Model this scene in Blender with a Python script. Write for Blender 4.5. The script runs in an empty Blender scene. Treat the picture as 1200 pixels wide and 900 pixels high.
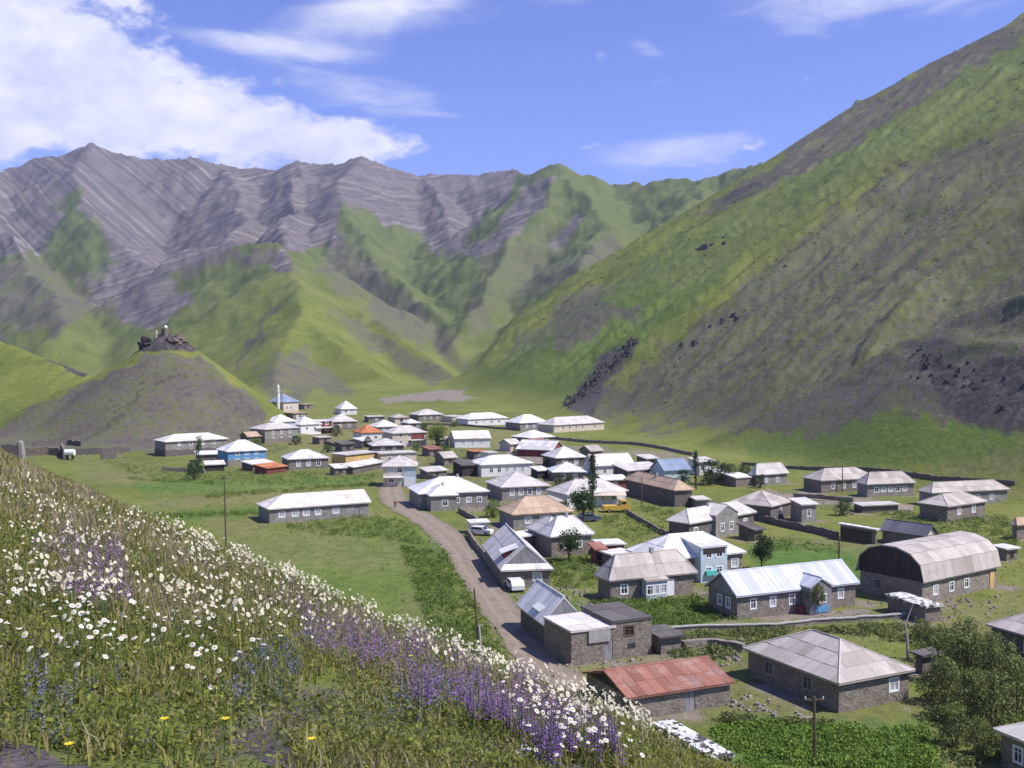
import bpy, bmesh, math, random
import numpy as np
from mathutils import Vector, Matrix

rnd = random.Random(7)
scene = bpy.context.scene
COL = scene.collection

# ------------------------------------------------------------------ camera
F, VH, CU, CV, PW, PH = 1250.0, 415.0, 600.0, 450.0, 1200.0, 900.0
EYE = 1.6
PITCH = math.atan((CV - VH) / F)            # looking slightly downhill
cam_d = bpy.data.cameras.new("camera")
cam_d.sensor_fit = 'HORIZONTAL'
cam_d.sensor_width = 36.0
cam_d.lens = 36.0 * F / PW
cam_d.clip_start = 0.1
cam_d.clip_end = 30000.0
cam = bpy.data.objects.new("camera", cam_d)
COL.objects.link(cam)
cam.location = (0, 0, 0)
cam.rotation_euler = (math.radians(90) - PITCH, 0, 0)
scene.camera = cam

# ------------------------------------------------------------------ sky and sun
SUN_EL = math.radians(54)
SUN_AZ = math.atan2(0.95, -0.30)            # clockwise from +Y
world = bpy.data.worlds.new("World")
scene.world = world
world.use_nodes = True
wn, wl = world.node_tree.nodes, world.node_tree.links
wn.clear()
def wnode(t, **k):
    n = wn.new(t)
    for a, b in k.items(): setattr(n, a, b)
    return n
def wmath(op, a, b=None, c=None, clamp=False):
    n = wnode('ShaderNodeMath', operation=op, use_clamp=clamp)
    for i, x in enumerate((a, b, c)):
        if x is None: continue
        if isinstance(x, (int, float)): n.inputs[i].default_value = x
        else: wl.new(x, n.inputs[i])
    return n.outputs[0]
w_out = wnode('ShaderNodeOutputWorld')
w_bg = wnode('ShaderNodeBackground')
w_bg.inputs['Strength'].default_value = 0.095
sky = wnode('ShaderNodeTexSky', sky_type='NISHITA', sun_disc=False)
sky.sun_elevation = SUN_EL
sky.sun_rotation = SUN_AZ
sky.altitude = 1800
sky.air_density = 1.0
sky.dust_density = 0.35
sky.ozone_density = 2.2
tint = wnode('ShaderNodeMix', data_type='RGBA', blend_type='MULTIPLY')
tint.inputs['Factor'].default_value = 1.0
tint.inputs['B'].default_value = (1.08, 1.02, 1.62, 1)
wl.new(sky.outputs[0], tint.inputs['A'])
tc = wnode('ShaderNodeTexCoord')
sep = wnode('ShaderNodeSeparateXYZ')
wl.new(tc.outputs['Generated'], sep.inputs[0])
az = wmath('ARCTAN2', sep.outputs[0], sep.outputs[1])
el = wmath('ARCSINE', sep.outputs[2])
comb = wnode('ShaderNodeCombineXYZ')
wl.new(az, comb.inputs[0]); wl.new(wmath('MULTIPLY', el, 1.7), comb.inputs[1])
def wnoise(scale, detail, rough, off=0.0, dist=0.0, src=None):
    n = wnode('ShaderNodeTexNoise')
    n.inputs['Scale'].default_value = scale
    n.inputs['Detail'].default_value = detail
    n.inputs['Roughness'].default_value = rough
    n.inputs['Distortion'].default_value = dist
    a = wnode('ShaderNodeVectorMath', operation='ADD')
    wl.new(src or comb.outputs[0], a.inputs[0]); a.inputs[1].default_value = (off, off * .7, off * 1.3)
    wl.new(a.outputs[0], n.inputs['Vector'])
    return n.outputs['Fac']
def gauss(u, v, su, sv, rot=0.0):
    """soft elliptical cloud field in azimuth / elevation (radians)"""
    a0, e0 = math.atan((u - CU) / F), (VH - v) / F
    da, de = wmath('SUBTRACT', az, a0), wmath('SUBTRACT', el, e0)
    c, s = math.cos(rot), math.sin(rot)
    p = wmath('ADD', wmath('MULTIPLY', da, c / (su / F)), wmath('MULTIPLY', de, s / (su / F)))
    q = wmath('ADD', wmath('MULTIPLY', da, -s / (sv / F)), wmath('MULTIPLY', de, c / (sv / F)))
    r2 = wmath('ADD', wmath('MULTIPLY', p, p), wmath('MULTIPLY', q, q))
    return wmath('EXPONENT', wmath('MULTIPLY', r2, -1.0))
def total(xs):
    t = xs[0]
    for x in xs[1:]: t = wmath('ADD', t, x)
    return t
cum = total([gauss(-60, 110, 210, 120, 0.0), wmath('MULTIPLY', gauss(170, 145, 190, 62, -.25), .9),
             wmath('MULTIPLY', gauss(370, 172, 150, 34, -.12), .72), wmath('MULTIPLY', gauss(500, 176, 90, 16, -.05), .50),
             wmath('MULTIPLY', gauss(-500, 120, 330, 110), .8),
             wmath('MULTIPLY', gauss(865, 188, 55, 14, .2), .52),
             wmath('MULTIPLY', gauss(1650, 60, 300, 70), .7)])
n1 = wmath('ADD', wmath('MULTIPLY', wnoise(8.0, 4, .55, 3.1, .1), .5), wmath('MULTIPLY', wnoise(24.0, 9, .60, 1.7, .1), .5))
cum_d = wmath('ADD', wmath('MULTIPLY', wmath('SUBTRACT', n1, 0.5), 3.7), cum)
cum_a = wnode('ShaderNodeMapRange', interpolation_type='SMOOTHSTEP')
cum_a.inputs['From Min'].default_value = 0.42; cum_a.inputs['From Max'].default_value = 0.95
wl.new(cum_d, cum_a.inputs['Value'])
# thin streaked cirrus
cir = total([wmath('MULTIPLY', gauss(480, 14, 150, 34, .28), .95), wmath('MULTIPLY', gauss(430, 120, 120, 40, -.3), .45), wmath('MULTIPLY', gauss(1100, 14, 250, 50, .05), .80),
             wmath('MULTIPLY', gauss(800, 184, 120, 26, .1), .60), wmath('MULTIPLY', gauss(755, 70, 40, 12, -.5), .45),
             wmath('MULTIPLY', gauss(250, 70, 120, 12, -.05), .5), wmath('MULTIPLY', gauss(670, 12, 40, 12), .4), 0.12])
cst = wnode('ShaderNodeMapping'); cst.inputs['Rotation'].default_value = (0, 0, -.35); cst.inputs['Scale'].default_value = (1, 2.6, 1)
wl.new(comb.outputs[0], cst.inputs['Vector'])
n2 = wnoise(7.0, 8, 0.62, 8.4, 0.6, cst.outputs[0])
cir_a = wnode('ShaderNodeMapRange', interpolation_type='SMOOTHSTEP')
cir_a.inputs['From Min'].default_value = 0.33; cir_a.inputs['From Max'].default_value = 1.15
wl.new(wmath('ADD', wmath('MULTIPLY', wmath('SUBTRACT', n2, .5), 1.5), cir), cir_a.inputs['Value'])
cover = wmath('MAXIMUM', wmath('MULTIPLY', cum_a.outputs[0], .96), wmath('MULTIPLY', cir_a.outputs[0], .8), clamp=True)
# brightness of the cloud body
n3 = wnoise(17.0, 8, .58, 5.0, .2)
cc = wnode('ShaderNodeValToRGB')
cc.color_ramp.elements[0].position = .30; cc.color_ramp.elements[0].color = (5.4, 5.8, 8.4, 1)
cc.color_ramp.elements[1].position = .66; cc.color_ramp.elements[1].color = (8.6, 8.5, 9.2, 1)
wl.new(n3, cc.inputs[0])
cm = wnode('ShaderNodeMix', data_type='RGBA')
wl.new(cover, cm.inputs['Factor']); wl.new(tint.outputs['Result'], cm.inputs['A']); wl.new(cc.outputs[0], cm.inputs['B'])
wl.new(cm.outputs['Result'], w_bg.inputs['Color'])
wl.new(w_bg.outputs[0], w_out.inputs['Surface'])

sd = bpy.data.lights.new("sun", 'SUN')
sd.energy = 4.5
sd.angle = math.radians(0.55)
sd.color = (1.0, 0.955, 0.90)
sun = bpy.data.objects.new("sun", sd)
COL.objects.link(sun)
sdir = Vector((math.sin(SUN_AZ) * math.cos(SUN_EL), math.cos(SUN_AZ) * math.cos(SUN_EL), math.sin(SUN_EL)))
sun.rotation_euler = sdir.to_track_quat('Z', 'Y').to_euler()
sun.location = sdir * 3000

scene.view_settings.view_transform = 'Standard'
scene.view_settings.look = 'None'
scene.view_settings.exposure = 0.42
scene.view_settings.gamma = 1.0
scene.view_settings.use_curve_mapping = False
scene.render.engine = 'CYCLES'
scene.cycles.use_denoising = True
scene.cycles.max_bounces = 3
scene.cycles.diffuse_bounces = 2
scene.cycles.glossy_bounces = 1
scene.cycles.transmission_bounces = 1
scene.cycles.transparent_max_bounces = 6
scene.cycles.volume_bounces = 0

# ------------------------------------------------------------------ pixel <-> world
_sp, _cp = math.sin(PITCH), math.cos(PITCH)
def ray(u, v):
    a, b = (np.asarray(u, float) - CU) / F, -(np.asarray(v, float) - CV) / F
    return np.stack([a, _cp + b * _sp, -_sp + b * _cp], -1)
def project(x, y, z):
    fwd = y * _cp - z * _sp
    up = y * _sp + z * _cp
    fwd = np.where(fwd > .05, fwd, .05)
    return CU + F * x / fwd, CV - F * up / fwd
def at(u, v, y):
    """world point on the ray of pixel (u, v) at depth y"""
    d = ray(u, v); return d * (y / d[1])

# ------------------------------------------------------------------ noise in numpy
def _hash(ix, iy, s):
    h = (ix * 374761393 + iy * 668265263 + s * 1442695041) & 0xFFFFFFFF
    h = ((h ^ (h >> 13)) * 1274126177) & 0xFFFFFFFF
    h = (h ^ (h >> 16)) & 0xFFFFFFFF
    return h
def perlin(x, y, s=0):
    x = np.asarray(x, float); y = np.asarray(y, float)
    x0 = np.floor(x).astype(np.int64); y0 = np.floor(y).astype(np.int64)
    fx, fy = x - x0, y - y0
    wx = fx * fx * fx * (fx * (fx * 6 - 15) + 10); wy = fy * fy * fy * (fy * (fy * 6 - 15) + 10)
    def g(dx, dy):
        a = _hash(x0 + dx, y0 + dy, s) * (2 * np.pi / 4294967296.0)
        return np.cos(a) * (fx - dx) + np.sin(a) * (fy - dy)
    a = g(0, 0); b = g(1, 0); c = g(0, 1); d = g(1, 1)
    return ((a + (b - a) * wx) * (1 - wy) + (c + (d - c) * wx) * wy) * 1.5
def fbm(x, y, s=0, o=4, gain=.5):
    t, a = 0, 1.0
    for i in range(o):
        t = t + a * perlin(x, y, s + i * 17); x = x * 2.03 + 5.1; y = y * 2.03 - 3.7; a *= gain
    return t
def ridged(x, y, s=0, o=4):
    t, a = 0, 1.0
    for i in range(o):
        t = t + a * (1 - 2 * np.abs(perlin(x, y, s + i * 13))); x = x * 2.1 + 1.3; y = y * 2.1 + 4.4; a *= .5
    return t
def smax(a, b, k):
    h = np.clip(.5 + .5 * (a - b) / k, 0, 1)
    return b + (a - b) * h + k * h * (1 - h)
def sstep(a, b, x):
    t = np.clip((x - a) / (b - a), 0, 1); return t * t * (3 - 2 * t)

# ------------------------------------------------------------------ the lie of the land
FLOOR = -30.0
GX, GY = 0.825, 0.565                       # downhill direction of the near hillside
WX, WY, W0 = 0.957, 0.29, 171.5             # the big valley side on the right

def foreground(x, y):
    d = GX * x + GY * y
    t = -GY * x + GX * y                    # along the contour
    dp = np.clip(d, 0, 12.0)
    z = -EYE - .10 * sstep(5, 9, d) - .145 * dp - .025 * dp * dp - .75 * np.maximum(d - 12, 0)
    z = z + .30 * np.minimum(-np.minimum(d, 0), 400) * sstep(0, 30, -d) + .145 * np.clip(-d, 0, 30)
    z = z - .22 * np.maximum(t - 110, 0)
    r = np.hypot(x, y)
    z = z + (.10 * fbm(x / 2.2, y / 2.2, 3, 3) + .035 * fbm(x / .45, y / .45, 9, 2)) * sstep(1.5, 4, r)
    z = z + .5 * fbm(x / 22, y / 22, 5, 2) * sstep(14, 40, r) * sstep(16, 30, d)
    return z

def ridge(pts, slope, n=36, curve=1.0):
    P = np.array([at(u, v, y) for u, v, y in pts])
    seg = np.r_[0, np.cumsum(np.hypot(*np.diff(P[:, :2], axis=0).T))]
    n = max(n, int(seg[-1] / 9)); s = np.linspace(0, seg[-1], n)
    return np.stack([np.interp(s, seg, P[:, i]) for i in range(3)], 1), slope, curve

RIDGES = [
    # far main crest
    ridge([(-420, 235, 2800), (-150, 205, 2700), (0, 190, 2600), (40, 183, 2600), (75, 181, 2570), (110, 167, 2520), (150, 183, 2540),
           (185, 187, 2560), (222, 184, 2550), (262, 192, 2600), (330, 197, 2600), (352, 190, 2560), (395, 192, 2500), (420, 182, 2420),
           (452, 195, 2480), (500, 206, 2560), (560, 204, 2600), (606, 197, 2500), (636, 206, 2400)], .82, 90),
    # spurs of the far range
    ridge([(110, 167, 2520), (85, 212, 2200), (120, 262, 1950), (175, 318, 1700), (215, 345, 1540)], .80, 40),
    ridge([(0, 190, 2600), (-20, 250, 2100), (40, 320, 1600), (70, 385, 1100)], .74, 40),
    ridge([(262, 192, 2600), (285, 240, 2200), (262, 280, 1800)], .85, 30),
    ridge([(352, 190, 2560), (345, 240, 2150), (335, 285, 1600)], .85, 30),
    ridge([(420, 182, 2420), (398, 232, 2050), (420, 285, 1750), (470, 330, 1500), (520, 385, 1230), (545, 418, 1060)], .78, 50),
    ridge([(500, 206, 2560), (520, 260, 2100), (540, 300, 1900)], .85, 24),
    # pyramid and its shoulders
    ridge([(636, 206, 2400), (648, 203, 2050), (662, 193, 1900), (688, 207, 1900), (716, 219, 1950), (765, 216, 1850), (830, 209, 1750), (900, 190, 1650),
           (945, 165, 1550), (1010, 120, 1500), (1100, 100, 1500)], .72, 60),
    ridge([(662, 193, 1900), (625, 245, 1650), (585, 305, 1450), (553, 362, 1250), (535, 405, 1080)], .74, 40),
    ridge([(662, 193, 1900), (700, 262, 1550), (690, 320, 1250), (640, 372, 1060)], .68, 40),
    ridge([(830, 209, 1750), (790, 255, 1500), (740, 305, 1300)], .7, 24),
    # green hill in the middle
    ridge([(60, 372, 1450), (150, 345, 1420), (235, 296, 1380), (290, 288, 1330), (326, 292, 1260), (350, 318, 1160), (420, 366, 1010), (490, 412, 890),
           (545, 446, 800)], .62, 60),
    ridge([(326, 292, 1260), (350, 330, 1040), (352, 372, 880), (330, 420, 740), (318, 458, 650)], .60, 40),
    ridge([(352, 372, 880), (420, 420, 770), (470, 452, 720)], .62, 24),
    # left green hill
    ridge([(-300, 300, 560), (-100, 365, 500), (0, 398, 470), (60, 422, 448), (110, 440, 430), (160, 462, 410)], .52, 30),
    # knoll of the ruin
    ridge([(-60, 522, 372), (0, 492, 376), (60, 462, 380), (130, 430, 386), (168, 408, 390), (184, 395, 391), (194, 389, 391), (206, 392, 391), (222, 404, 389), (250, 428, 383), (310, 482, 372)], .74, 50),
    # near dark spur on the right
    ridge([(1420, 250, 262), (1250, 322, 276), (1130, 366, 306), (1060, 398, 318), (1000, 432, 328), (920, 470, 340), (850, 506, 352)], .78, 40),
    ridge([(760, 352, 720), (715, 420, 610), (668, 476, 548)], .7, 24),
]
_cx = np.array([-900, -27, 0, 43, 115, 187, 299, 410, 470, 2500.0])
_cy = np.array([700, 764, 872, 895, 896, 900, 935, 868, 830, 600.0])

def land(x, y):
    """height of the ground without the hillside the camera stands on"""
    r = np.hypot(x, y)
    z = FLOOR + .35 * fbm(x / 60, y / 60, 21, 3) * sstep(70, 140, r)
    z = z + 9 * sstep(430, 900, y) + 2.5 * sstep(250, 420, y) * sstep(40, -120, x)
    far = (r > 150) & (y > 60)
    if not far.any(): return z
    X, Y = x[far], y[far]
    Z = z[far]
    # valley side on the right, ribbed down its fall line
    yc = np.interp(X, _cx, _cy)
    Ye = np.minimum(Y, yc)
    p = WX * X + WY * Ye - W0
    p = np.where(p > 540, 540 - .45 * (p - 540), p)
    q = -WY * X + WX * Y
    wq = q + 26 * fbm(X / 130, Y / 130, 31, 3)
    side = FLOOR + .62 * p + 8 * sstep(430, 900, Y) - .62 * np.maximum(Y - yc, 0)
    ribs = ridged(wq / 62, p / 420, 33, 3) * 5.5 + ridged(wq / 21, p / 160, 37, 3) * 1.8
    up = sstep(6, 70, p) * (1 - .85 * sstep(-40, 0, Y - yc))
    tus = ridged(wq / 8.5, p / 26, 39, 3) * .75 + fbm(X / 5, Y / 5, 45, 3) * .55
    side = side + ribs * up - 3.5 * up + tus * sstep(8, 30, p) * (1 - .9 * sstep(-40, 0, Y - yc))
    Z = smax(side, Z, 9.0)
    wxn = fbm(X / 210, Y / 210, 41, 4); wyn = fbm(X / 210 + 9, Y / 210 + 4, 43, 4)
    scale = sstep(420, 1500, Y)
    Xw, Yw = X + wxn * 22 * scale, Y + wyn * 22 * scale
    best = np.full(X.shape, -1e9)
    for P, s, c in RIDGES:
        reach = P[:, 2].max() - FLOOR + 60
        m = np.nonzero((X > P[:, 0].min() - reach / s) & (X < P[:, 0].max() + reach / s) & (Y > P[:, 1].min() - reach / s) & (Y < P[:, 1].max() + reach / s))[0]
        if not len(m): continue
        b = np.full(len(m), -1e9)
        xm, ym = Xw[m], Yw[m]
        for px, py, pz in P:
            np.maximum(b, pz - s * np.hypot(xm - px, ym - py), out=b)
        best[m] = smax(b, best[m], 5 + 10 * scale[m])
    rel = sstep(0, 60, best - FLOOR)
    crestgap = np.full(X.shape, 99.0); cz = np.full(X.shape, -1e9)
    P0 = RIDGES[0][0]; cz = np.interp(X / np.maximum(Y, 1), (P0[:, 0] / P0[:, 1]), P0[:, 2]); crestgap = cz - best
    rug = ridged(X / 170, Y / 170, 51, 5)
    best = best + rel * scale * (rug * 7 - 4.5 + 3.0 * ridged(X / 48, Y / 90, 53, 3)) * (.25 + .75 * sstep(0, 60, crestgap)) + rel * fbm(X / 34, Y / 34, 57, 4) * (.8 + 3 * scale)
    nr_ = sstep(420, 360, Y) * sstep(60, 110, X)
    best = best + nr_ * rel * (ridged((X + .35 * Y) / 17, (Y - .35 * X) / 50, 67, 4) * 2.2 - 1.6)
    # rock ledges on the far range
    st = strata(X, Y, best)
    best = best + sstep(1500, 1900, Y) * rel * 3.6 * perlin(st / 17.0, X * 0 + .5, 61) * np.clip(.5 + 1.2 * fbm(X / 150, Y / 150, 63, 3), 0, 1.3) * sstep(0, 45, crestgap)
    Z = smax(best, Z, 5.0)
    z = z.copy(); z[far] = Z
    return z

def strata(X, Y, Z):
    """bedding coordinate of the folded layers of the far range"""
    x0 = -700.0
    fold = np.where(X < x0, .92 * (x0 - X), .36 * (X - x0))
    return Z - fold + 9 * fbm(X / 260, Y / 260, 71, 3) + .25 * Y

def height(x, y):
    x = np.atleast_1d(np.asarray(x, float)); y = np.atleast_1d(np.asarray(y, float))
    return smax(foreground(x, y), land(x, y), 2.5)
def gz(x, y): return float(height(x, y)[0])
def ground(u, v, h=0.0):
    """point on the ray of pixel (u, v) that is h above the ground"""
    d = ray(u, v)
    ys = np.geomspace(60, 2500, 500)
    X, Y, Z = d[0] / d[1] * ys, ys, d[2] / d[1] * ys
    g = land(X, Y) + h - Z
    i = np.nonzero(g > 0)[0]
    i = i[0] if len(i) else len(ys) - 1
    if i == 0: return X[0], Y[0], Z[0] - h
    t = g[i - 1] / (g[i - 1] - g[i])
    y = ys[i - 1] + t * (ys[i] - ys[i - 1])
    return d[0] / d[1] * y, y, d[2] / d[1] * y - h

# ------------------------------------------------------------------ materials
MATS = {}
class NT:
    def __init__(self, name):
        self.m = bpy.data.materials.new(name); self.m.use_nodes = True
        self.t = self.m.node_tree; self.n = self.t.nodes; self.l = self.t.links
        self.bsdf = self.n['Principled BSDF']
        self.bsdf.inputs['Specular IOR Level'].default_value = .25
        self.pos = self.n.new('ShaderNodeNewGeometry').outputs['Position']
        self.tex = self.n.new('ShaderNodeTexCoord')
        self.obj = self.tex.outputs['Object']
        MATS[name] = self.m
    def node(self, t, **k):
        n = self.n.new(t)
        for a, b in k.items(): setattr(n, a, b)
        return n
    def put(self, sock, x):
        if isinstance(x, (int, float)): sock.default_value = x
        elif isinstance(x, tuple): sock.default_value = x if len(x) == 4 or sock.type == 'VECTOR' else (*x, 1)
        else: self.l.new(x, sock)
    def math(self, op, a, b=None, c=None, clamp=False):
        n = self.node('ShaderNodeMath', operation=op, use_clamp=clamp)
        for i, x in enumerate((a, b, c)):
            if x is not None: self.put(n.inputs[i], x)
        return n.outputs[0]
    def noise(self, scale, detail=4, rough=.55, src=None, dist=0.0, stretch=None, dims='3D', color=False):
        n = self.node('ShaderNodeTexNoise', noise_dimensions=dims)
        src = src or self.pos
        if stretch:
            mp = self.node('ShaderNodeMapping'); mp.inputs['Scale'].default_value = stretch
            self.l.new(src, mp.inputs['Vector']); src = mp.outputs[0]
        if dims == '1D': self.l.new(src, n.inputs['W'])
        else: self.l.new(src, n.inputs['Vector'])
        n.inputs['Scale'].default_value = scale; n.inputs['Detail'].default_value = detail
        n.inputs['Roughness'].default_value = rough; n.inputs['Distortion'].default_value = dist
        return n.outputs['Color' if color else 'Fac']
    def ramp(self, fac, *stops):
        n = self.node('ShaderNodeValToRGB'); e = n.color_ramp.elements
        while len(e) < len(stops): e.new(.5)
        for i, (p, c) in enumerate(stops):
            e[i].position = p; e[i].color = (*c, 1) if len(c) == 3 else c
        self.l.new(fac, n.inputs[0]); return n.outputs[0]
    def step(self, x, a, b):
        n = self.node('ShaderNodeMapRange', interpolation_type='SMOOTHSTEP')
        self.put(n.inputs['Value'], x); n.inputs['From Min'].default_value = a; n.inputs['From Max'].default_value = b
        return n.outputs[0]
    def mix(self, f, a, b, mode='MIX'):
        n = self.node('ShaderNodeMix', data_type='RGBA', blend_type=mode)
        self.put(n.inputs['Factor'], f); self.put(n.inputs['A'], a); self.put(n.inputs['B'], b)
        return n.outputs['Result']
    def attr(self, name):
        n = self.node('ShaderNodeAttribute'); n.attribute_name = name
        s = self.node('ShaderNodeSeparateColor'); self.l.new(n.outputs['Color'], s.inputs[0])
        return s.outputs[0], s.outputs[1], s.outputs[2], n.outputs['Alpha']
    def bump(self, h, strength=.4, dist=.05):
        n = self.node('ShaderNodeBump'); n.inputs['Strength'].default_value = strength; n.inputs['Distance'].default_value = dist
        self.l.new(h, n.inputs['Height']); self.l.new(n.outputs[0], self.bsdf.inputs['Normal'])
    def done(self, col, rough=.85, metal=0.0):
        self.put(self.bsdf.inputs['Base Color'], col); self.put(self.bsdf.inputs['Roughness'], rough)
        self.bsdf.inputs['Metallic'].default_value = metal
        return self.m

# ------------------------------------------------------------------ terrain material
def terrain_material():
    m = NT('terrain')
    scree, rock, gravel, earth = m.attr('mask_a')
    bed, dry, lush, near = m.attr('mask_b')
    big = m.noise(.017, 6, .62); mid = m.noise(.55, 4, .62)
    brk = m.noise(.06, 7, .68); tex = m.noise(.5, 7, .66)
    # grass
    gmix = m.math('ADD', m.math('MULTIPLY', big, .34), m.math('ADD', m.math('MULTIPLY', brk, .30), m.math('ADD', m.math('MULTIPLY', mid, .22), m.math('MULTIPLY', tex, .14))))
    grass = m.ramp(gmix, (.36, (.072, .098, .020)), (.46, (.128, .158, .030)), (.54, (.182, .200, .044)), (.64, (.25, .228, .080)))
    alp = m.ramp(gmix, (.36, (.065, .090, .028)), (.5, (.110, .138, .040)), (.64, (.155, .168, .060)))
    grass = m.mix(near, alp, grass)
    lushc = m.ramp(mid, (.3, (.060, .130, .022)), (.7, (.120, .205, .036)))
    grass = m.mix(lush, grass, lushc)
    dryc = m.ramp(mid, (.3, (.145, .140, .055)), (.7, (.25, .22, .105)))
    grass = m.mix(dry, grass, dryc)
    # scree: violet grey shale with tufts of grass
    sc = m.ramp(m.math('ADD', m.math('MULTIPLY', brk, .45), m.math('MULTIPLY', tex, .55)),
                (.35, (.078, .066, .058)), (.5, (.135, .115, .100)), (.64, (.205, .178, .155)))
    sc = m.mix(m.math('MULTIPLY', m.step(m.math('ADD', m.math('MULTIPLY', brk, .5), m.math('MULTIPLY', mid, .5)), .455, .57), .8), sc, (.120, .135, .048))
    fl = m.node('ShaderNodeAttribute'); fl.attribute_name = 'fall'
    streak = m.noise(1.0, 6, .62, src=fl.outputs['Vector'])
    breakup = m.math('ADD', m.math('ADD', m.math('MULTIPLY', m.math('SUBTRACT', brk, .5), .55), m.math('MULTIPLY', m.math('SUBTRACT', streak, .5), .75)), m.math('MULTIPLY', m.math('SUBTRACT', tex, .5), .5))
    col = m.mix(m.step(m.math('ADD', scree, breakup), .30, .72), grass, sc)
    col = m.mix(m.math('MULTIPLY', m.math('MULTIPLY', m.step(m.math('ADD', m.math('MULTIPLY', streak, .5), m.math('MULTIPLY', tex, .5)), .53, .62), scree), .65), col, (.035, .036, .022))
    # bedded rock of the far range
    b1 = m.noise(.07, 5, .70, src=bed, dims='1D')
    rk = m.ramp(m.math('ADD', m.math('MULTIPLY', b1, .66), m.math('ADD', m.math('MULTIPLY', brk, .20), m.math('MULTIPLY', streak, .14))),
                (.38, (.100, .087, .088)), (.48, (.145, .127, .124)), (.57, (.195, .173, .164)), (.68, (.34, .305, .28)))
    crag = m.ramp(m.math('ADD', m.math('MULTIPLY', tex, .6), m.math('MULTIPLY', streak, .4)), (.38, (.030, .025, .027)), (.5, (.070, .060, .060)), (.62, (.14, .12, .112)))
    rk = m.mix(m.step(big, .47, .62), rk, m.mix(.5, rk, (.110, .095, .096)))
    rk = m.mix(near, rk, crag)
    rk = m.mix(m.math('MULTIPLY', m.step(brk, .56, .70), .5), rk, (.115, .125, .065))
    col = m.mix(m.step(m.math('ADD', rock, m.math('MULTIPLY', breakup, .8)), .28, .72), col, rk)
    gv = m.ramp(tex, (.3, (.175, .145, .115)), (.7, (.30, .255, .21)))
    col = m.mix(m.step(m.math('ADD', gravel, m.math('MULTIPLY', breakup, .6)), .3, .7), col, gv)
    fine = m.noise(4.0, 6, .68)
    ea = m.ramp(fine, (.3, (.055, .046, .050)), (.7, (.140, .118, .122)))
    col = m.mix(m.step(m.math('ADD', earth, m.math('SUBTRACT', mid, .5)), .4, .6), col, ea)
    m.bump(m.math('ADD', m.math('MULTIPLY', tex, 1.0), m.math('MULTIPLY', fine, .15)), .7, .9)
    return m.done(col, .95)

def in_poly(u, v, poly):
    """signed distance in pixels to a polygon, positive inside"""
    P = np.array(poly, float); Q = np.roll(P, -1, 0)
    ins = np.zeros(u.shape, bool); d2 = np.full(u.shape, 1e12)
    for (x1, y1), (x2, y2) in zip(P, Q):
        dx, dy = x2 - x1, y2 - y1
        t = np.clip(((u - x1) * dx + (v - y1) * dy) / (dx * dx + dy * dy + 1e-9), 0, 1)
        d2 = np.minimum(d2, (u - x1 - t * dx) ** 2 + (v - y1 - t * dy) ** 2)
        if y1 != y2:
            c = ((y1 > v) != (y2 > v)) & (u < dx * (v - y1) / dy + x1)
            ins ^= c
    return np.where(ins, 1, -1) * np.sqrt(d2)

# where the photograph shows shale, rock, gravel ... (outline, softness in px, strength, depth range)
SCREE = [
    ([(-60, 512), (0, 500), (60, 468), (130, 436), (190, 412), (235, 418), (316, 484), (300, 512), (180, 530), (60, 534), (-60, 534)], 7, 1.0, (300, 480)),
    ([(1300, 60), (1200, 135), (1100, 172), (1040, 196), (960, 250), (900, 292), (850, 340), (800, 380), (745, 430), (700, 462), (660, 486), (720, 502), (860, 512), (960, 508), (1010, 486), (1100, 470), (1300, 490)], 20, .60, (200, 900)),
    ([(1300, -60), (1200, 18), (1100, 66), (1000, 125), (940, 165), (860, 218), (800, 262), (850, 246), (930, 208), (1000, 172), (1090, 112), (1200, 50), (1300, -10)], 9, .9, (500, 1200)),
    ([(860, 505), (940, 462), (1010, 428), (1130, 366), (1250, 330), (1300, 480), (1120, 498), (1040, 486), (960, 512)], 12, .85, (200, 420)),
    ([(640, 352), (700, 330), (760, 305), (860, 268), (850, 300), (800, 345), (740, 375), (690, 400), (650, 420)], 14, .62, (500, 1000)),
    ([(600, 395), (660, 352), (690, 345), (640, 410), (570, 436)], 14, .55, (600, 1100)),
    ([(-80, 300), (60, 290), (110, 310), (170, 350), (120, 372), (60, 396), (-80, 396)], 20, .62, (700, 2600)),
    ([(235, 292), (330, 290), (352, 318), (300, 312), (250, 312), (190, 345), (215, 310)], 9, .8, (900, 1700)),
    ([(395, 255), (440, 300), (480, 340), (545, 405), (560, 440), (500, 418), (430, 372), (350, 318), (380, 310)], 14, .62, (700, 2100)),
    ([(300, 432), (350, 402), (395, 430), (420, 466), (312, 472)], 12, .66, (500, 900)),
    ([(360, 350), (420, 372), (540, 446), (500, 452), (430, 410)], 10, .6, (600, 1200)),
    ([(560, 290), (640, 250), (700, 300), (690, 340), (560, 400), (540, 380)], 22, .5, (900, 1900)),
    ([(700, 268), (760, 300), (720, 330), (650, 320)], 16, .6, (900, 1900)),
]
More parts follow.
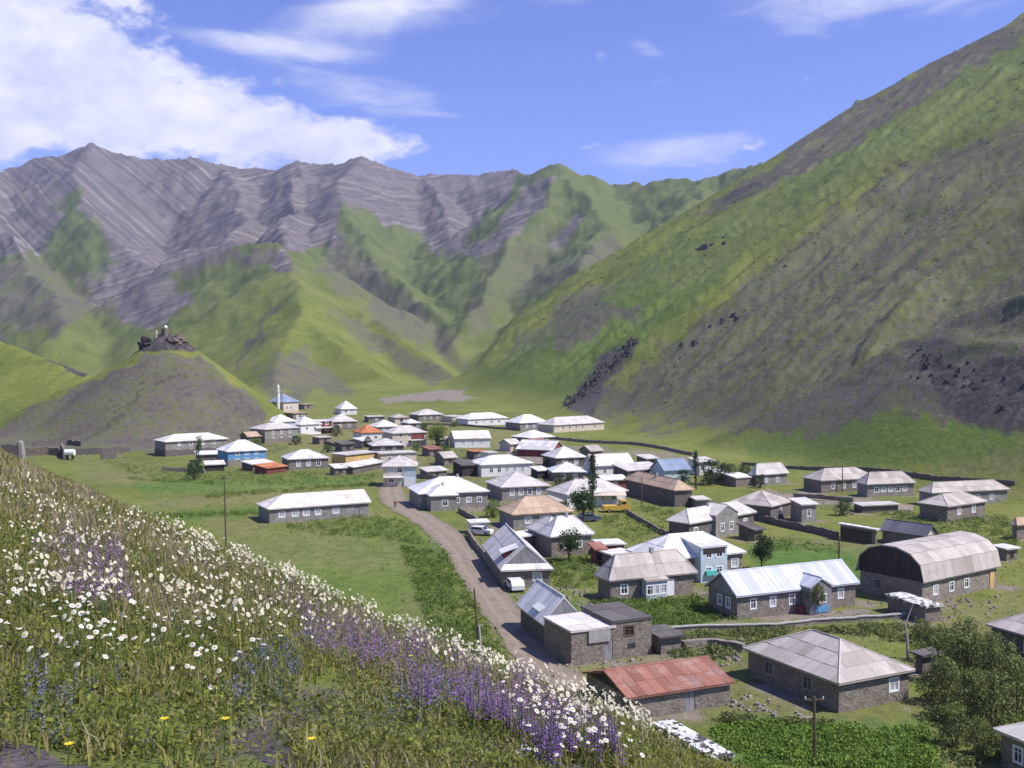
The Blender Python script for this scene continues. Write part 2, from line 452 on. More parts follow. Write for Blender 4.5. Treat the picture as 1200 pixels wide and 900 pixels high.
ROCK = [
    ([(-300, 130), (640, 170), (600, 222), (560, 262), (538, 300), (470, 268), (400, 240), (392, 286), (345, 300), (300, 284), (256, 310), (232, 330), (200, 352), (122, 352), (112, 272), (88, 216), (62, 292), (-300, 340)], 12, 1.0, (1300, 3500)),
    ([(120, 262), (190, 320), (236, 352), (170, 392), (110, 350), (90, 330)], 10, .72, (1000, 2600)),
    ([(268, 428), (300, 380), (332, 340), (330, 362), (300, 410), (280, 430)], 11, .58, (700, 1300)),
    ([(318, 306), (334, 290), (344, 318), (322, 320)], 3, .95, (900, 1500)),
    ([(22, 396), (60, 402), (106, 432), (100, 444), (60, 425)], 4, .85, (380, 560)),
    ([(658, 196), (640, 240), (575, 302), (552, 300), (622, 215)], 8, .7, (1200, 2200)),
    ([(690, 250), (664, 288), (636, 296), (668, 250)], 6, .75, (1200, 2100)),
    ([(770, 300), (800, 288), (862, 268), (852, 292), (800, 330), (770, 352)], 8, .62, (400, 900)),
    ([(655, 482), (700, 415), (752, 392), (745, 420), (712, 455), (700, 492)], 7, .66, (350, 800)),
    ([(1082, 408), (1130, 425), (1170, 415), (1300, 425), (1300, 515), (1150, 512), (1096, 476)], 10, .7, (200, 420)),
    ([(160, 392), (186, 382), (230, 384), (244, 412), (200, 410), (165, 416)], 3, .9, (370, 410)),
    ([(600, 270), (560, 310), (500, 275), (440, 250), (420, 225), (480, 240), (540, 290)], 8, .75, (1500, 2600)),
]
GREEN = [   # grass inside the rock
    ([(78, 222), (122, 270), (150, 300), (118, 330), (60, 320), (50, 270)], 22, .6, (1000, 2600)),
    ([(400, 250), (440, 268), (500, 312), (540, 360), (520, 372), (460, 318), (410, 280)], 8, .6, (1000, 2500)),
    ([(1000, 190), (1200, 130), (1300, 60), (1300, -20), (1200, 48), (1090, 112), (1000, 175), (930, 212), (700, 350), (760, 360), (880, 290)], 10, .8, (300, 1000)),
]
GRAVEL = [
    ([(440, 468), (480, 462), (520, 457), (550, 456), (540, 463), (560, 468), (520, 470), (450, 472)], 4, .85, (500, 1100)),
    ([(578, 520), (600, 518), (628, 526), (640, 545), (622, 540), (590, 530)], 3, 1.0, (250, 480)),
    ([(640, 520), (700, 522), (800, 530), (830, 545), (790, 540), (700, 534), (650, 532)], 4, .55, (220, 480)),
    ([(880, 574), (940, 576), (1010, 582), (1060, 590), (1020, 594), (930, 590)], 4, .75, (150, 320)),
    ([(930, 718), (1000, 712), (1030, 718), (990, 728), (935, 728)], 3, .8, (90, 140)),
    ([(540, 586), (590, 578), (600, 584), (565, 600), (540, 604)], 4, .6, (150, 260)),
    ([(1070, 708), (1140, 702), (1170, 712), (1100, 722)], 6, .4, (90, 140)),
]
LUSH = [
    ([(1300, -30), (1200, 44), (1090, 108), (1000, 168), (930, 206), (800, 285), (660, 372), (570, 440), (660, 470), (740, 415), (800, 365), (880, 295), (960, 245), (1040, 192), (1200, 128), (1300, 80)], 14, .55, (300, 1000)),
    ([(150, 566), (330, 560), (430, 558), (430, 566), (320, 572), (170, 580)], 4, .7, (120, 340)), ([(200, 600), (320, 594), (320, 603), (210, 612)], 4, .7, (120, 300)),
    ([(880, 690), (880, 640), (940, 628), (1010, 645), (1010, 680), (960, 670)], 8, .9, (90, 190)),
    ([(610, 700), (720, 700), (830, 695), (860, 725), (1050, 712), (1060, 722), (830, 735), (760, 735), (700, 712)], 8, .8, (80, 140)),
    ([(830, 850), (900, 838), (990, 840), (1090, 848), (1100, 900), (860, 900), (840, 870)], 8, .9, (60, 100)),
    ([(440, 620), (520, 620), (545, 720), (520, 770), (450, 730), (380, 700), (260, 650)], 30, .5, (80, 220)),
    ([(860, 520), (930, 500), (1100, 490), (1200, 500), (1200, 545), (1000, 545), (880, 535)], 10, .6, (200, 420)),
]
DRY = [
    ([(170, 586), (330, 575), (430, 571), (430, 577), (320, 588), (180, 597)], 4, .6, (120, 320)), ([(240, 612), (312, 606), (318, 622), (270, 632)], 6, .6, (120, 260)), ([(330, 640), (470, 640), (500, 660), (420, 670), (340, 655)], 14, .4, (90, 220)),
    ([(520, 690), (560, 760), (540, 770), (480, 740), (470, 700)], 14, .4, (80, 160)),
    ([(1300, -20), (1200, 48), (1090, 112), (1000, 175), (930, 212), (740, 330), (800, 340), (900, 285), (1040, 196), (1200, 130), (1300, 80)], 14, .32, (300, 1000)),
    ([(380, 486), (520, 482), (640, 510), (700, 545), (640, 600), (540, 570), (470, 560), (380, 545), (290, 530), (300, 500)], 10, .55, (150, 500)),
    ([(250, 640), (380, 620), (450, 640), (330, 655), (280, 660)], 20, .55, (100, 260)),
    ([(90, 550), (180, 545), (200, 555), (150, 565), (100, 562)], 10, .6, (150, 380)),
    ([(1100, 545), (1200, 520), (1200, 560), (1120, 560)], 12, .55, (150, 420)),
    ([(860, 770), (700, 780), (660, 830), (860, 845), (960, 835)], 14, .5, (60, 110)),
    ([(1050, 720), (1200, 690), (1200, 740), (1120, 760)], 14, .55, (70, 140)),
    ([(880, 632), (960, 628), (1040, 640), (1040, 655), (960, 640)], 8, .7, (90, 190)),
    ([(780, 742), (870, 738), (1060, 730), (1060, 750), (900, 760), (800, 770)], 8, .5, (80, 130)),
]
def paint(polys, u, v, y, wu, wv):
    out = np.zeros(u.shape)
    for poly, soft, k, (y0, y1) in polys:
        p = np.array(poly)
        sel = (y > y0) & (y < y1) & (u > p[:, 0].min() - soft * 3) & (u < p[:, 0].max() + soft * 3) & (v > p[:, 1].min() - soft * 3) & (v < p[:, 1].max() + soft * 3)
        i = np.nonzero(sel)[0]
        if not len(i): continue
        d = in_poly(u[i] + wu[i] * soft * .9, v[i] + wv[i] * soft * .9, poly)
        out[i] = np.maximum(out[i], k * sstep(-soft, soft, d))
    return out

def mesh_obj(name, verts, faces, mat=None, parent=None, smooth=False):
    me = bpy.data.meshes.new(name)
    verts = np.asarray(verts, np.float32)
    if isinstance(faces, np.ndarray):
        k = faces.shape[1]
        me.vertices.add(len(verts)); me.vertices.foreach_set('co', verts.ravel())
        me.loops.add(faces.size); me.loops.foreach_set('vertex_index', faces.astype(np.int32).ravel())
        me.polygons.add(len(faces)); me.polygons.foreach_set('loop_start', np.arange(0, faces.size, k, dtype=np.int32))
        me.update(calc_edges=True); me.validate()
    else:
        me.from_pydata([tuple(map(float, v)) for v in verts], [], faces); me.update()
    if smooth: me.polygons.foreach_set('use_smooth', np.ones(len(me.polygons), bool))
    if mat: me.materials.append(MATS[mat])
    o = bpy.data.objects.new(name, me); COL.objects.link(o)
    if parent: o.parent = parent
    return o
def color_attr(me, name, arr):
    a = me.attributes.new(name, 'FLOAT_COLOR', 'POINT'); a.data.foreach_set('color', np.asarray(arr, np.float32).ravel())
def structure(o, label, cat=None):
    o['kind'] = 'structure'; o['label'] = label
    if cat: o['category'] = cat
    return o

def build_terrain():
    fine = np.radians(np.linspace(-31, 31, 600))
    side = np.radians(np.r_[np.linspace(31.4, 60, 40), np.linspace(62, 178, 40)])
    ang = np.r_[-side[::-1], fine, side]
    rad = np.r_[np.geomspace(1.0, 45, 135), np.linspace(45.5, 150, 105), np.linspace(151, 480, 190), np.linspace(483, 1000, 150), np.linspace(1006, 2750, 190), np.geomspace(2800, 7000, 14)]
    A, R = np.meshgrid(ang, rad)
    X, Y = (R * np.sin(A)).ravel(), (R * np.cos(A)).ravel()
    zf, zl = foreground(X, Y), land(X, Y)
    Z = smax(zf, zl, 2.5)
    U, V = project(X, Y, Z)
    front = Y > 1
    wu = fbm(U / 26, V / 26, 81, 4); wv = fbm(U / 26 + 7, V / 26 + 3, 83, 4)
    V = np.where(front, V, -1e5)
    green = paint(GREEN, U, V, Y, wu, wv)
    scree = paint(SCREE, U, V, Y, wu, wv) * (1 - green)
    rock = paint(ROCK, U, V, Y, wu, wv) * (1 - green)
    gravel = paint(GRAVEL, U, V, Y, wu, wv)
    lush = paint(LUSH, U, V, Y, wu, wv)
    dry = paint(DRY, U, V, Y, wu, wv)
    isf = sstep(-.5, 1.5, zf - zl)
    d = GX * X + GY * Y
    nearf = isf * sstep(60, 30, R.ravel())
    earth = nearf * sstep(.05, .55, fbm(X / 1.3, Y / 1.3, 91, 3) + .15 - .07 * (R.ravel() - 5))
    earth = np.maximum(earth, nearf * .42)
    bed = strata(X, Y, Z)
    nr, na = R.shape
    idx = np.arange(nr * na).reshape(nr, na)
    Q = np.stack([idx[:-1, :-1], idx[:-1, 1:], idx[1:, 1:], idx[1:, :-1]], -1).reshape(-1, 4)[:, ::-1]
    cx, cy = X[Q].mean(1), Y[Q].mean(1); cz = Z[Q].mean(1)
    cu, cv = project(cx, cy, cz)
    cls = np.zeros(len(Q), int)                                     # 0 valley floor
    p = WX * cx + WY * cy - W0
    rise = cz - FLOOR
    cls[(zf[Q].mean(1) > zl[Q].mean(1)) & (rise > .4)] = 1          # near hillside
    nf = cls != 1
    cls[nf & (p > 6) & (cy < 960) & (rise > 3)] = 2                 # valley side right
    cls[nf & (cy > 300) & (cy < 445) & (cx < -40) & (cx > -260) & (rise > 3.5)] = 3   # knoll
    cls[nf & (cx <= -60) & (cy > 390) & (cy < 640) & (rise > 3.5) & (cls != 3)] = 4
    cls[nf & (cy > 560) & (cls == 0) & (rise > 14)] = 5             # far range and middle hills
    cls[nf & (cy >= 960)] = 5
    names = [('valley_ground', 'flat green valley floor with fields around the village', 'ground'),
             ('hillside', 'steep flowering hillside falling away towards the road', 'hillside'),
             ('mountain_slope', 'huge grass and brown shale slope rising behind the village houses', 'mountain'),
             ('knoll', 'grey shale knoll with a ruined tower on top', 'hill'),
             ('hill', 'low rounded green hill beside the shale knoll', 'hill'),
             ('mountains', 'distant mountain range with folded pale rock bands and green spurs', 'mountains')]
    q_ = -WY * X + WX * Y + 26 * fbm(X / 130, Y / 130, 31, 3); p_ = WX * X + WY * Y
    fall = np.stack([q_ / 9, p_ / 70, X * 0], 1)
    far = sstep(950, 1100, Y)[:, None]; fall = fall * (1 - far) + far * np.stack([X / 60, Z / 110, X * 0], 1)
    ma = np.stack([scree, rock, gravel, earth], 1)
    mb = np.stack([bed, dry, lush, sstep(1300, 850, Y)], 1)
    co = np.stack([X, Y, Z], 1)
    for c, (nm, lab, cat) in enumerate(names):
        f = Q[cls == c]
        if not len(f): continue
        used, inv = np.unique(f, return_inverse=True)
        o = mesh_obj(nm, co[used], inv.reshape(f.shape), 'terrain', smooth=True)
        color_attr(o.data, 'mask_a', ma[used]); color_attr(o.data, 'mask_b', mb[used])
        a = o.data.attributes.new('fall', 'FLOAT_VECTOR', 'POINT'); a.data.foreach_set('vector', fall[used].astype(np.float32).ravel())
        structure(o, lab, cat); TERRAIN.append(o)
TERRAIN = []
terrain_material()
build_terrain()

# ------------------------------------------------------------------ building materials
def wall_mat(name, c0, c1, c2, cell=2.6, mortar=.5):
    m = NT(name)
    v = m.node('ShaderNodeTexVoronoi'); v.inputs['Scale'].default_value = cell
    mp = m.node('ShaderNodeMapping'); mp.inputs['Scale'].default_value = (1, 1, 1.7)
    wob = m.node('ShaderNodeMix', data_type='RGBA', blend_type='LINEAR_LIGHT'); wob.inputs['Factor'].default_value = .12
    m.l.new(m.obj, wob.inputs['A']); m.l.new(m.noise(1.5, 2, .5, m.obj, color=True), wob.inputs['B'])
    m.l.new(wob.outputs['Result'], mp.inputs['Vector']); m.l.new(mp.outputs[0], v.inputs['Vector'])
    s = m.node('ShaderNodeSeparateColor'); m.l.new(v.outputs['Color'], s.inputs[0])
    col = m.ramp(s.outputs[0], (.0, c0), (.55, c1), (1.0, c2))
    n = m.noise(.8, 4, .6, m.obj)
    col = m.mix(m.step(n, .42, .72), col, m.mix(.5, col, c2))
    col = m.mix(m.step(v.outputs['Distance'], .42, .62), col, m.mix(mortar, col, (.22, .20, .185)))
    m.bump(v.outputs['Distance'], .5, .05)
    return m.done(col, .93)
def plain_mat(name, c, var=.25, scale=2.0, rough=.8, metal=0.0, streak=False, spec=.3):
    m = NT(name)
    m.bsdf.inputs['Specular IOR Level'].default_value = spec
    n = m.noise(scale, 5, .62, m.obj, stretch=(1, 1, .25) if streak else None)
    lo = tuple(x * (1 - var) for x in c); hi = tuple(min(1, x * (1 + var * .7)) for x in c)
    return m.done(m.ramp(n, (.3, lo), (.7, hi)), rough, metal)
def sheet_mat(name, lo, hi, stain, stain_amt=.35, rough=.7, metal=0.0, wave=0.0):
    """roof sheets: each sheet has its own tone (point attribute), with stains on top"""
    m = NT(name)
    a = m.node('ShaderNodeAttribute'); a.attribute_name = 'tone'
    col = m.mix(a.outputs['Fac'], lo, hi)
    n = m.noise(.7, 5, .65, m.obj); n2 = m.noise(5, 4, .65, m.obj)
    col = m.mix(m.math('MULTIPLY', m.step(m.math('ADD', m.math('MULTIPLY', n, .65), m.math('MULTIPLY', n2, .35)), .47, .66), stain_amt), col, stain)
    m.bump(n2, .15, .03)
    return m.done(col, rough, metal)
wall_mat('stone', (.125, .103, .084), (.205, .173, .142), (.30, .26, .215), 3.4)
wall_mat('stone_light', (.16, .135, .11), (.255, .215, .175), (.36, .31, .26), 3.4)
wall_mat('stone_dark', (.062, .053, .048), (.115, .098, .086), (.175, .15, .13), 3.4)
wall_mat('mud_wall', (.10, .075, .058), (.155, .12, .095), (.21, .17, .14), 2.0, .3)
plain_mat('plaster_white', (.74, .73, .72), .12, 1.2)
plain_mat('plaster_grey', (.27, .252, .235), .35, 1.2)
plain_mat('plaster_blue', (.13, .30, .52), .2, 1.4)
plain_mat('paint_pale_blue', (.50, .58, .64), .2, 1.4)
plain_mat('plaster_yellow', (.62, .42, .17), .3, .9)
plain_mat('plaster_cream', (.60, .52, .42), .2, 1.2)
plain_mat('planks_grey', (.26, .25, .26), .35, 3.0, streak=True)
plain_mat('planks_dark', (.05, .043, .042), .4, 2.0, streak=True)
plain_mat('planks_red', (.20, .055, .05), .35, 2.0, streak=True)
plain_mat('wood', (.12, .085, .06), .35, 3.0, streak=True)
plain_mat('concrete', (.36, .345, .33), .2, 2.0)
plain_mat('white_paint', (.78, .78, .79), .08, 3.0, .5)
plain_mat('teal_paint', (.10, .48, .45), .15, 3.0, .5)
plain_mat('glass', (.025, .03, .04), .3, 1.0, .12, spec=.6)
plain_mat('curtain', (.50, .50, .52), .15, 4.0, .7)
plain_mat('rust_trim', (.22, .075, .055), .35, 3.0)
sheet_mat('slate', (.34, .295, .265), (.53, .475, .435), (.27, .235, .21), .55)
sheet_mat('slate_pale', (.47, .435, .41), (.63, .59, .56), (.37, .34, .32), .45)
sheet_mat('slate_tan', (.40, .285, .195), (.52, .385, .27), (.33, .27, .22), .45)
sheet_mat('metal_white', (.60, .59, .59), (.84, .82, .81), (.44, .40, .37), .5, .5)
sheet_mat('metal_blue', (.44, .46, .53), (.60, .61, .66), (.36, .37, .41), .35, .45)
sheet_mat('metal_dark', (.11, .11, .135), (.17, .17, .19), (.08, .08, .085), .4, .6)
sheet_mat('metal_bluegrey', (.20, .25, .36), (.28, .33, .43), (.17, .20, .26), .3, .45)
sheet_mat('rust', (.19, .075, .055), (.33, .15, .11), (.40, .31, .28), .6, .85)
sheet_mat('rust_orange', (.42, .15, .06), (.55, .23, .11), (.34, .13, .07), .4, .8)
sheet_mat('felt', (.10, .092, .092), (.15, .135, .13), (.07, .065, .065), .4, .95)
sheet_mat('speckled', (.62, .60, .58), (.74, .72, .70), (.06, .055, .055), .0, .9)
sheet_mat('metal_cream', (.58, .54, .49), (.78, .73, .68), (.42, .36, .31), .55, .55)
sheet_mat('metal_worn', (.52, .50, .49), (.74, .71, .69), (.36, .30, .26), .6, .6)
def speckle():
    m = NT('speckled_roof')
    v = m.node('ShaderNodeTexVoronoi'); v.inputs['Scale'].default_value = 2.6; m.l.new(m.obj, v.inputs['Vector'])
    s = m.node('ShaderNodeSeparateColor'); m.l.new(v.outputs['Color'], s.inputs[0])
    k = m.math('ADD', s.outputs[0], m.math('MULTIPLY', m.noise(3.5, 3, .6, m.obj), .7))
    m.done(m.mix(m.step(k, .62, .72), (.075, .07, .068), m.mix(s.outputs[1], (.55, .53, .51), (.72, .70, .69))), .95)
speckle()
MATS['speckled'] = MATS['speckled_roof']

# ------------------------------------------------------------------ small mesh builder
class MB:
    def __init__(self): self.v, self.f, self.tone, self.cur = [], [], [], .5
    def add(self, vs, fs):
        n = len(self.v); self.v += [tuple(map(float, p)) for p in vs]; self.tone += [self.cur] * len(vs)
        self.f += [tuple(i + n for i in f) for f in fs]
    def box(self, x0, y0, z0, x1, y1, z1):
        self.add([(x0, y0, z0), (x1, y0, z0), (x1, y1, z0), (x0, y1, z0), (x0, y0, z1), (x1, y0, z1), (x1, y1, z1), (x0, y1, z1)],
                 [(0, 3, 2, 1), (4, 5, 6, 7), (0, 1, 5, 4), (1, 2, 6, 5), (2, 3, 7, 6), (3, 0, 4, 7)])
    def prism(self, poly, d):
        """polygon (3D points) pushed along the vector d"""
        n = len(poly); d = np.array(d)
        self.add(list(poly) + [tuple(np.array(p) + d) for p in poly],
                 [tuple(range(n))[::-1], tuple(range(n, 2 * n))] + [(i, (i + 1) % n, n + (i + 1) % n, n + i) for i in range(n)])
    def tube(self, pts, rad, k=6):
        pts = [Vector(p) for p in pts]; rings = []
        for i, p in enumerate(pts):
            t = (pts[min(i + 1, len(pts) - 1)] - pts[max(i - 1, 0)]).normalized()
            a = t.orthogonal().normalized(); b = t.cross(a)
            r = rad[i] if hasattr(rad, '__len__') else rad
            rings.append([p + r * (a * math.cos(2 * math.pi * j / k) + b * math.sin(2 * math.pi * j / k)) for j in range(k)])
        vs = [q for r in rings for q in r]
        fs = [(i * k + j, i * k + (j + 1) % k, (i + 1) * k + (j + 1) % k, (i + 1) * k + j) for i in range(len(pts) - 1) for j in range(k)]
        fs += [tuple(range(k))[::-1], tuple((len(pts) - 1) * k + j for j in range(k))]
        self.add(vs, fs)
    def mesh(self, name, mat, fix=True):
        me = bpy.data.meshes.new(name); me.from_pydata(self.v, [], self.f)
        a = me.attributes.new('tone', 'FLOAT', 'POINT'); a.data.foreach_set('value', self.tone)
        if mat: me.materials.append(MATS[mat])
        if fix:
            bm = bmesh.new(); bm.from_mesh(me); bmesh.ops.recalc_face_normals(bm, faces=bm.faces); bm.to_mesh(me); bm.free()
        me.update(); return me
    def build(self, name, mat, parent=None, fix=True):
        o = bpy.data.objects.new(name, self.mesh(name, mat, fix)); COL.objects.link(o)
        if parent: o.parent = parent
        return o
def tag(o, label, cat, group=None):
    o['label'] = label; o['category'] = cat
    if group: o['group'] = group
    return o
def empty(name, loc, rz=0.0):
    o = bpy.data.objects.new(name, None); COL.objects.link(o)
    o.location = loc; o.rotation_euler = (0, 0, rz); o.empty_display_size = .5
    return o

# ------------------------------------------------------------------ houses
_mesh_cache = {}
def window_meshes(w, h, style):
    key = (round(w, 2), round(h, 2), style)
    if key not in _mesh_cache:
        g = MB(); g.box(0, .06, 0, w, .10, h)
        f = MB(); t = .09
        for x0, z0, x1, z1 in ((-.08, -.08, w + .08, t), (-.08, h - t, w + .08, h + .08), (-.08, t, t, h - t), (w - t, t, w + .08, h - t)):
            f.box(x0, -.035, z0, x1, .10, z1)
        f.box(w / 2 - .035, .0, t, w / 2 + .035, .055, h - t)
        f.box(t, .0, h * .62, w - t, .05, h * .62 + .06)
        _mesh_cache[key] = (g.mesh('window', 'curtain' if style == 'c' else 'glass'), f.mesh('window_frame', {'d': 'wood', 'g': 'planks_grey'}.get(style, 'white_paint')))
    return _mesh_cache[key]

def facade(mb, p0, ex, n, w, z0, z1, openings, depth=.22):
    """wall plane from p0 along ex with real openings (x, z, w, h); n points outward"""
    xs = sorted({0, w, *[o[0] for o in openings], *[o[0] + o[2] for o in openings]})
    zs = sorted({z0, z1, *[o[1] for o in openings], *[o[1] + o[3] for o in openings]})
    P = lambda x, z, d=0: (p0[0] + ex[0] * x - n[0] * d, p0[1] + ex[1] * x - n[1] * d, z)
    for i in range(len(xs) - 1):
        for j in range(len(zs) - 1):
            cx, cz = (xs[i] + xs[i + 1]) / 2, (zs[j] + zs[j + 1]) / 2
            if any(o[0] < cx < o[0] + o[2] and o[1] < cz < o[1] + o[3] for o in openings): continue
            mb.add([P(xs[i], zs[j]), P(xs[i + 1], zs[j]), P(xs[i + 1], zs[j + 1]), P(xs[i], zs[j + 1])], [(0, 1, 2, 3)])
    for x, z, ow, oh in openings:
        c = [(x, z), (x + ow, z), (x + ow, z + oh), (x, z + oh)]
        for k in range(4):
            a, b = c[k], c[(k + 1) % 4]
            mb.add([P(*a), P(*b), P(*b, depth), P(*a, depth)], [(0, 3, 2, 1)])
        mb.add([P(*q, depth) for q in c], [(0, 1, 2, 3)])

def clip_poly(poly, axis, val, keep_less):
    out = []
    for i in range(len(poly)):
        a, b = poly[i], poly[(i + 1) % len(poly)]
        ia = (a[axis] <= val) == keep_less or abs(a[axis] - val) < 1e-9
        ib = (b[axis] <= val) == keep_less or abs(b[axis] - val) < 1e-9
        if ia: out.append(a)
        if ia != ib:
            t = (val - a[axis]) / (b[axis] - a[axis]); out.append((a[0] + t * (b[0] - a[0]), a[1] + t * (b[1] - a[1])))
    return out
def sheets(face, pw, pl, rng, lift=.03, thick=.025):
    """cut a planar roof face into overlapping sheets; yields (list of 3D polygon, normal * thickness, tone)"""
    P = [Vector(p) for p in face]
    n = (P[1] - P[0]).cross(P[2] - P[0]).normalized()
    if n.z < 0: n = -n
    e = Vector((-n.y, n.x, 0))
    e = e.normalized() if e.length > 1e-4 else Vector((1, 0, 0))
    s = n.cross(e).normalized()
    if s.z < 0: s, e = -s, -e
    q = [((p - P[0]).dot(e), (p - P[0]).dot(s)) for p in P]
    x0, x1 = min(a for a, b in q), max(a for a, b in q); y0, y1 = min(b for a, b in q), max(b for a, b in q)
    nx = max(1, round((x1 - x0) / pw)); ny = max(1, round((y1 - y0) / pl))
    res = []
    for j in range(ny):
        for i in range(nx):
            xa, xb = x0 + (x1 - x0) * i / nx, x0 + (x1 - x0) * (i + 1) / nx
            ya, yb = y0 + (y1 - y0) * j / ny, y0 + (y1 - y0) * (j + 1) / ny
            g = .012
            c = clip_poly(clip_poly(clip_poly(clip_poly(q, 0, xa + g, False), 0, xb - g, True), 1, ya - .03, False), 1, yb + .02, True)
            if len(c) < 3: continue
            area = abs(sum(c[k][0] * c[(k + 1) % len(c)][1] - c[(k + 1) % len(c)][0] * c[k][1] for k in range(len(c)))) / 2
            if area < .06: continue
            jit = rng.uniform(0, .018); tx = rng.uniform(-.012, .012)
            pts = [P[0] + e * a + s * b + n * (.006 + jit + tx * (a - xa) + lift * (1 - (b - ya) / (yb - ya + 1e-6))) for a, b in c]
            res.append((pts, n * thick, rng.random()))
    return res

STATS = []; FOOT = []
class House:
    def __init__(s, name, cat, label, B, R, L=None, th=None, b=None, a=None, h=2.7, group='houses of the village'):
        X, Y, zg = ground(B[0], B[1], h)
        zg = min(gz(X, Y), zg + .6)
        s.z0 = zg; s.h = h; ze = zg + h
        def plane(p):
            d = ray(*p); k = ze / d[2]; return d[:2] * k
        ang = []
        PB = np.array([X, Y])
        if th is not None: ang = [math.radians(th)]
        else:
            if isinstance(R, tuple): v = plane(R) - PB; ang.append(math.atan2(v[1], v[0]))
            if isinstance(L, tuple): v = plane(L) - PB; ang.append(math.atan2(v[1], v[0]) - math.pi / 2)
        t = sum(ang) / len(ang)
        s.t = t; s.pb = PB
        ex, ey = np.array([math.cos(t), math.sin(t)]), np.array([-math.sin(t), math.cos(t)])
        def solve(u, e):
            k = (u - CU) / F
            return (k * (PB[1] * _cp - ze * _sp) - PB[0]) / (e[0] - k * _cp * e[1])
        s.a = a or solve(R[0] if isinstance(R, tuple) else R, ex)
        s.b = b or solve(L[0] if isinstance(L, tuple) else L, ey)
        s.roofkind = random.Random(int(B[0] * 7 + B[1] * 13)).choice(('metal_white', 'metal_white', 'metal_cream', 'metal_worn', 'metal_white'))
        FOOT.append((X, Y, t, s.a, s.b))
        s.root = empty(name, (X, Y, zg), t)
        tag(s.root, label, cat, group)
        s.dist = math.hypot(X, Y); s.ex, s.ey = ex, ey
        s.rng = random.Random(hash((round(B[0]), round(B[1]))) & 0xffff)
        STATS.append((label[:40], round(s.a, 1), round(s.b, 1), round(math.degrees(t)), round(s.dist)))
    def rise(s, v, lx=None, ly=None):
        """metres above the eaves of photo row v over the local point"""
        lx = s.a / 2 if lx is None else lx; ly = s.b / 2 if ly is None else ly
        p = s.pb + s.ex * lx + s.ey * ly
        d = ray(CU + F * p[0] / (p[1] * _cp), v)
        return d[2] / d[1] * p[1] - s.z0 - s.h
    def cover(s, faces, mat, pw, pl, parent, name='roof_sheet', lift=.03):
        """lay sheets over roof faces, as parts near by and as one part far off"""
        if s.dist < 140:
            for f in faces:
                for pts, d, tone in sheets(f, pw, pl, s.rng, lift):
                    m = MB(); m.cur = tone; m.prism(pts, d); m.build(name, mat, parent)
        else:
            m = MB()
            for f in faces:
                for pts, d, tone in sheets(f, pw * 1.3, pl, s.rng, lift): m.cur = tone; m.prism(pts, d)
            o = m.build('roof_sheeting', mat, parent, fix=False); o['kind'] = 'stuff'
    def block(s, x0=0, y0=0, a=None, b=None, z0=0.0, h=None, roof='hip', axis='x', rise=1.6, wall='stone', rmat='slate', gable=None,
              wf=(), ws=(), wr=(), over=.38, style='w', side=None, pw=1.1, pl=1.75, door=None, wname='wall', skirt=1.1, base=None, sill=.95, ww=.95, wh=1.15):
        a = a or s.a; b = b or s.b; h = h or s.h
        if rmat == 'metal_white': rmat = s.roofkind
        R = s.root
        X0, Y0, X1, Y1 = x0 + over, y0 + over, x0 + a - over, y0 + b - over
        # walls with openings; wf / ws / wr list the window centres as fractions of the front, left and right facade
        def opens(ws_, W):
            return [(f * W - ww / 2, z0 + sill + (h - 2.6) * .5 * (h < 3.4), ww, min(wh, h - z0 - sill - .25)) for f in ws_]
        if z0 == 0 and ww == .95: ww, wh, sill = s.rng.choice((.8, .95, 1.1)), s.rng.choice((1.0, 1.15, 1.3)), s.rng.choice((.75, .95))
        of, os_, or_ = opens(wf, X1 - X0), opens(ws, Y1 - Y0), opens(wr, Y1 - Y0)
        if h > 3.9:                                   # an upper row as well
            of += [(x, z + 2.2, w, min(q, h - z - 2.4)) for x, z, w, q in of]; os_ += [(x, z + 2.2, w, min(q, h - z - 2.4)) for x, z, w, q in os_]
        dr = None
        if door is not None:
            dr = (door * (X1 - X0) - .5, z0 + .02, 1.0, min(2.05, h - z0 - .2)); of = of + [dr]
        mb = MB(); zb = z0 - .9 if z0 == 0 else z0
        facade(mb, (X0, Y0), (1, 0), (0, -1), X1 - X0, zb, h, of)
        facade(mb, (X0, Y1), (0, -1), (-1, 0), Y1 - Y0, zb, h, [(Y1 - Y0 - o[0] - o[2], *o[1:]) for o in os_])
        facade(mb, (X1, Y0), (0, 1), (1, 0), Y1 - Y0, zb, h, or_)
        facade(mb, (X1, Y1), (-1, 0), (0, 1), X1 - X0, zb, h, [])
        mb.build(wname, wall, R, fix=False)
        def win(o, x, y, rz, m):
            w = bpy.data.objects.new('window', m[0]); COL.objects.link(w); w.parent = R; w.location = (x, y, o[1]); w.rotation_euler = (0, 0, rz)
            f = bpy.data.objects.new('window_frame', m[1]); COL.objects.link(f); f.parent = w
        for o in of:
            if o is dr:
                d = MB(); d.box(o[0] + .04, .05, 0, o[0] + o[2] - .04, .11, o[3] - .04)
                q = d.build('door', 'planks_grey', R); q.location = (X0, Y0, o[1])
                hb = MB(); hb.box(o[0] + o[2] - .22, .01, 1.0, o[0] + o[2] - .12, .06, 1.08); hb.build('handle', 'metal_dark', q)
            else: win(o, X0 + o[0], Y0, 0, window_meshes(o[2], o[3], style if s.rng.random() < .6 else ('c' if style == 'w' else style)))
        for o in os_: win(o, X0, Y0 + o[0] + o[2], -math.pi / 2, window_meshes(o[2], o[3], side or style))
        for o in or_: win(o, X1, Y0 + o[0], math.pi / 2, window_meshes(o[2], o[3], style))
        if base:
            bh, bm_ = base; m = MB(); m.box(X0 - .06, Y0 - .06, zb - .05, X1 + .06, Y1 + .06, bh); m.build('plinth', bm_, R)
        # roof
        x1, y1 = x0 + a, y0 + b; z = h; r = max(rise, .15)
        E = [(x0, y0, z), (x1, y0, z), (x1, y1, z), (x0, y1, z)]
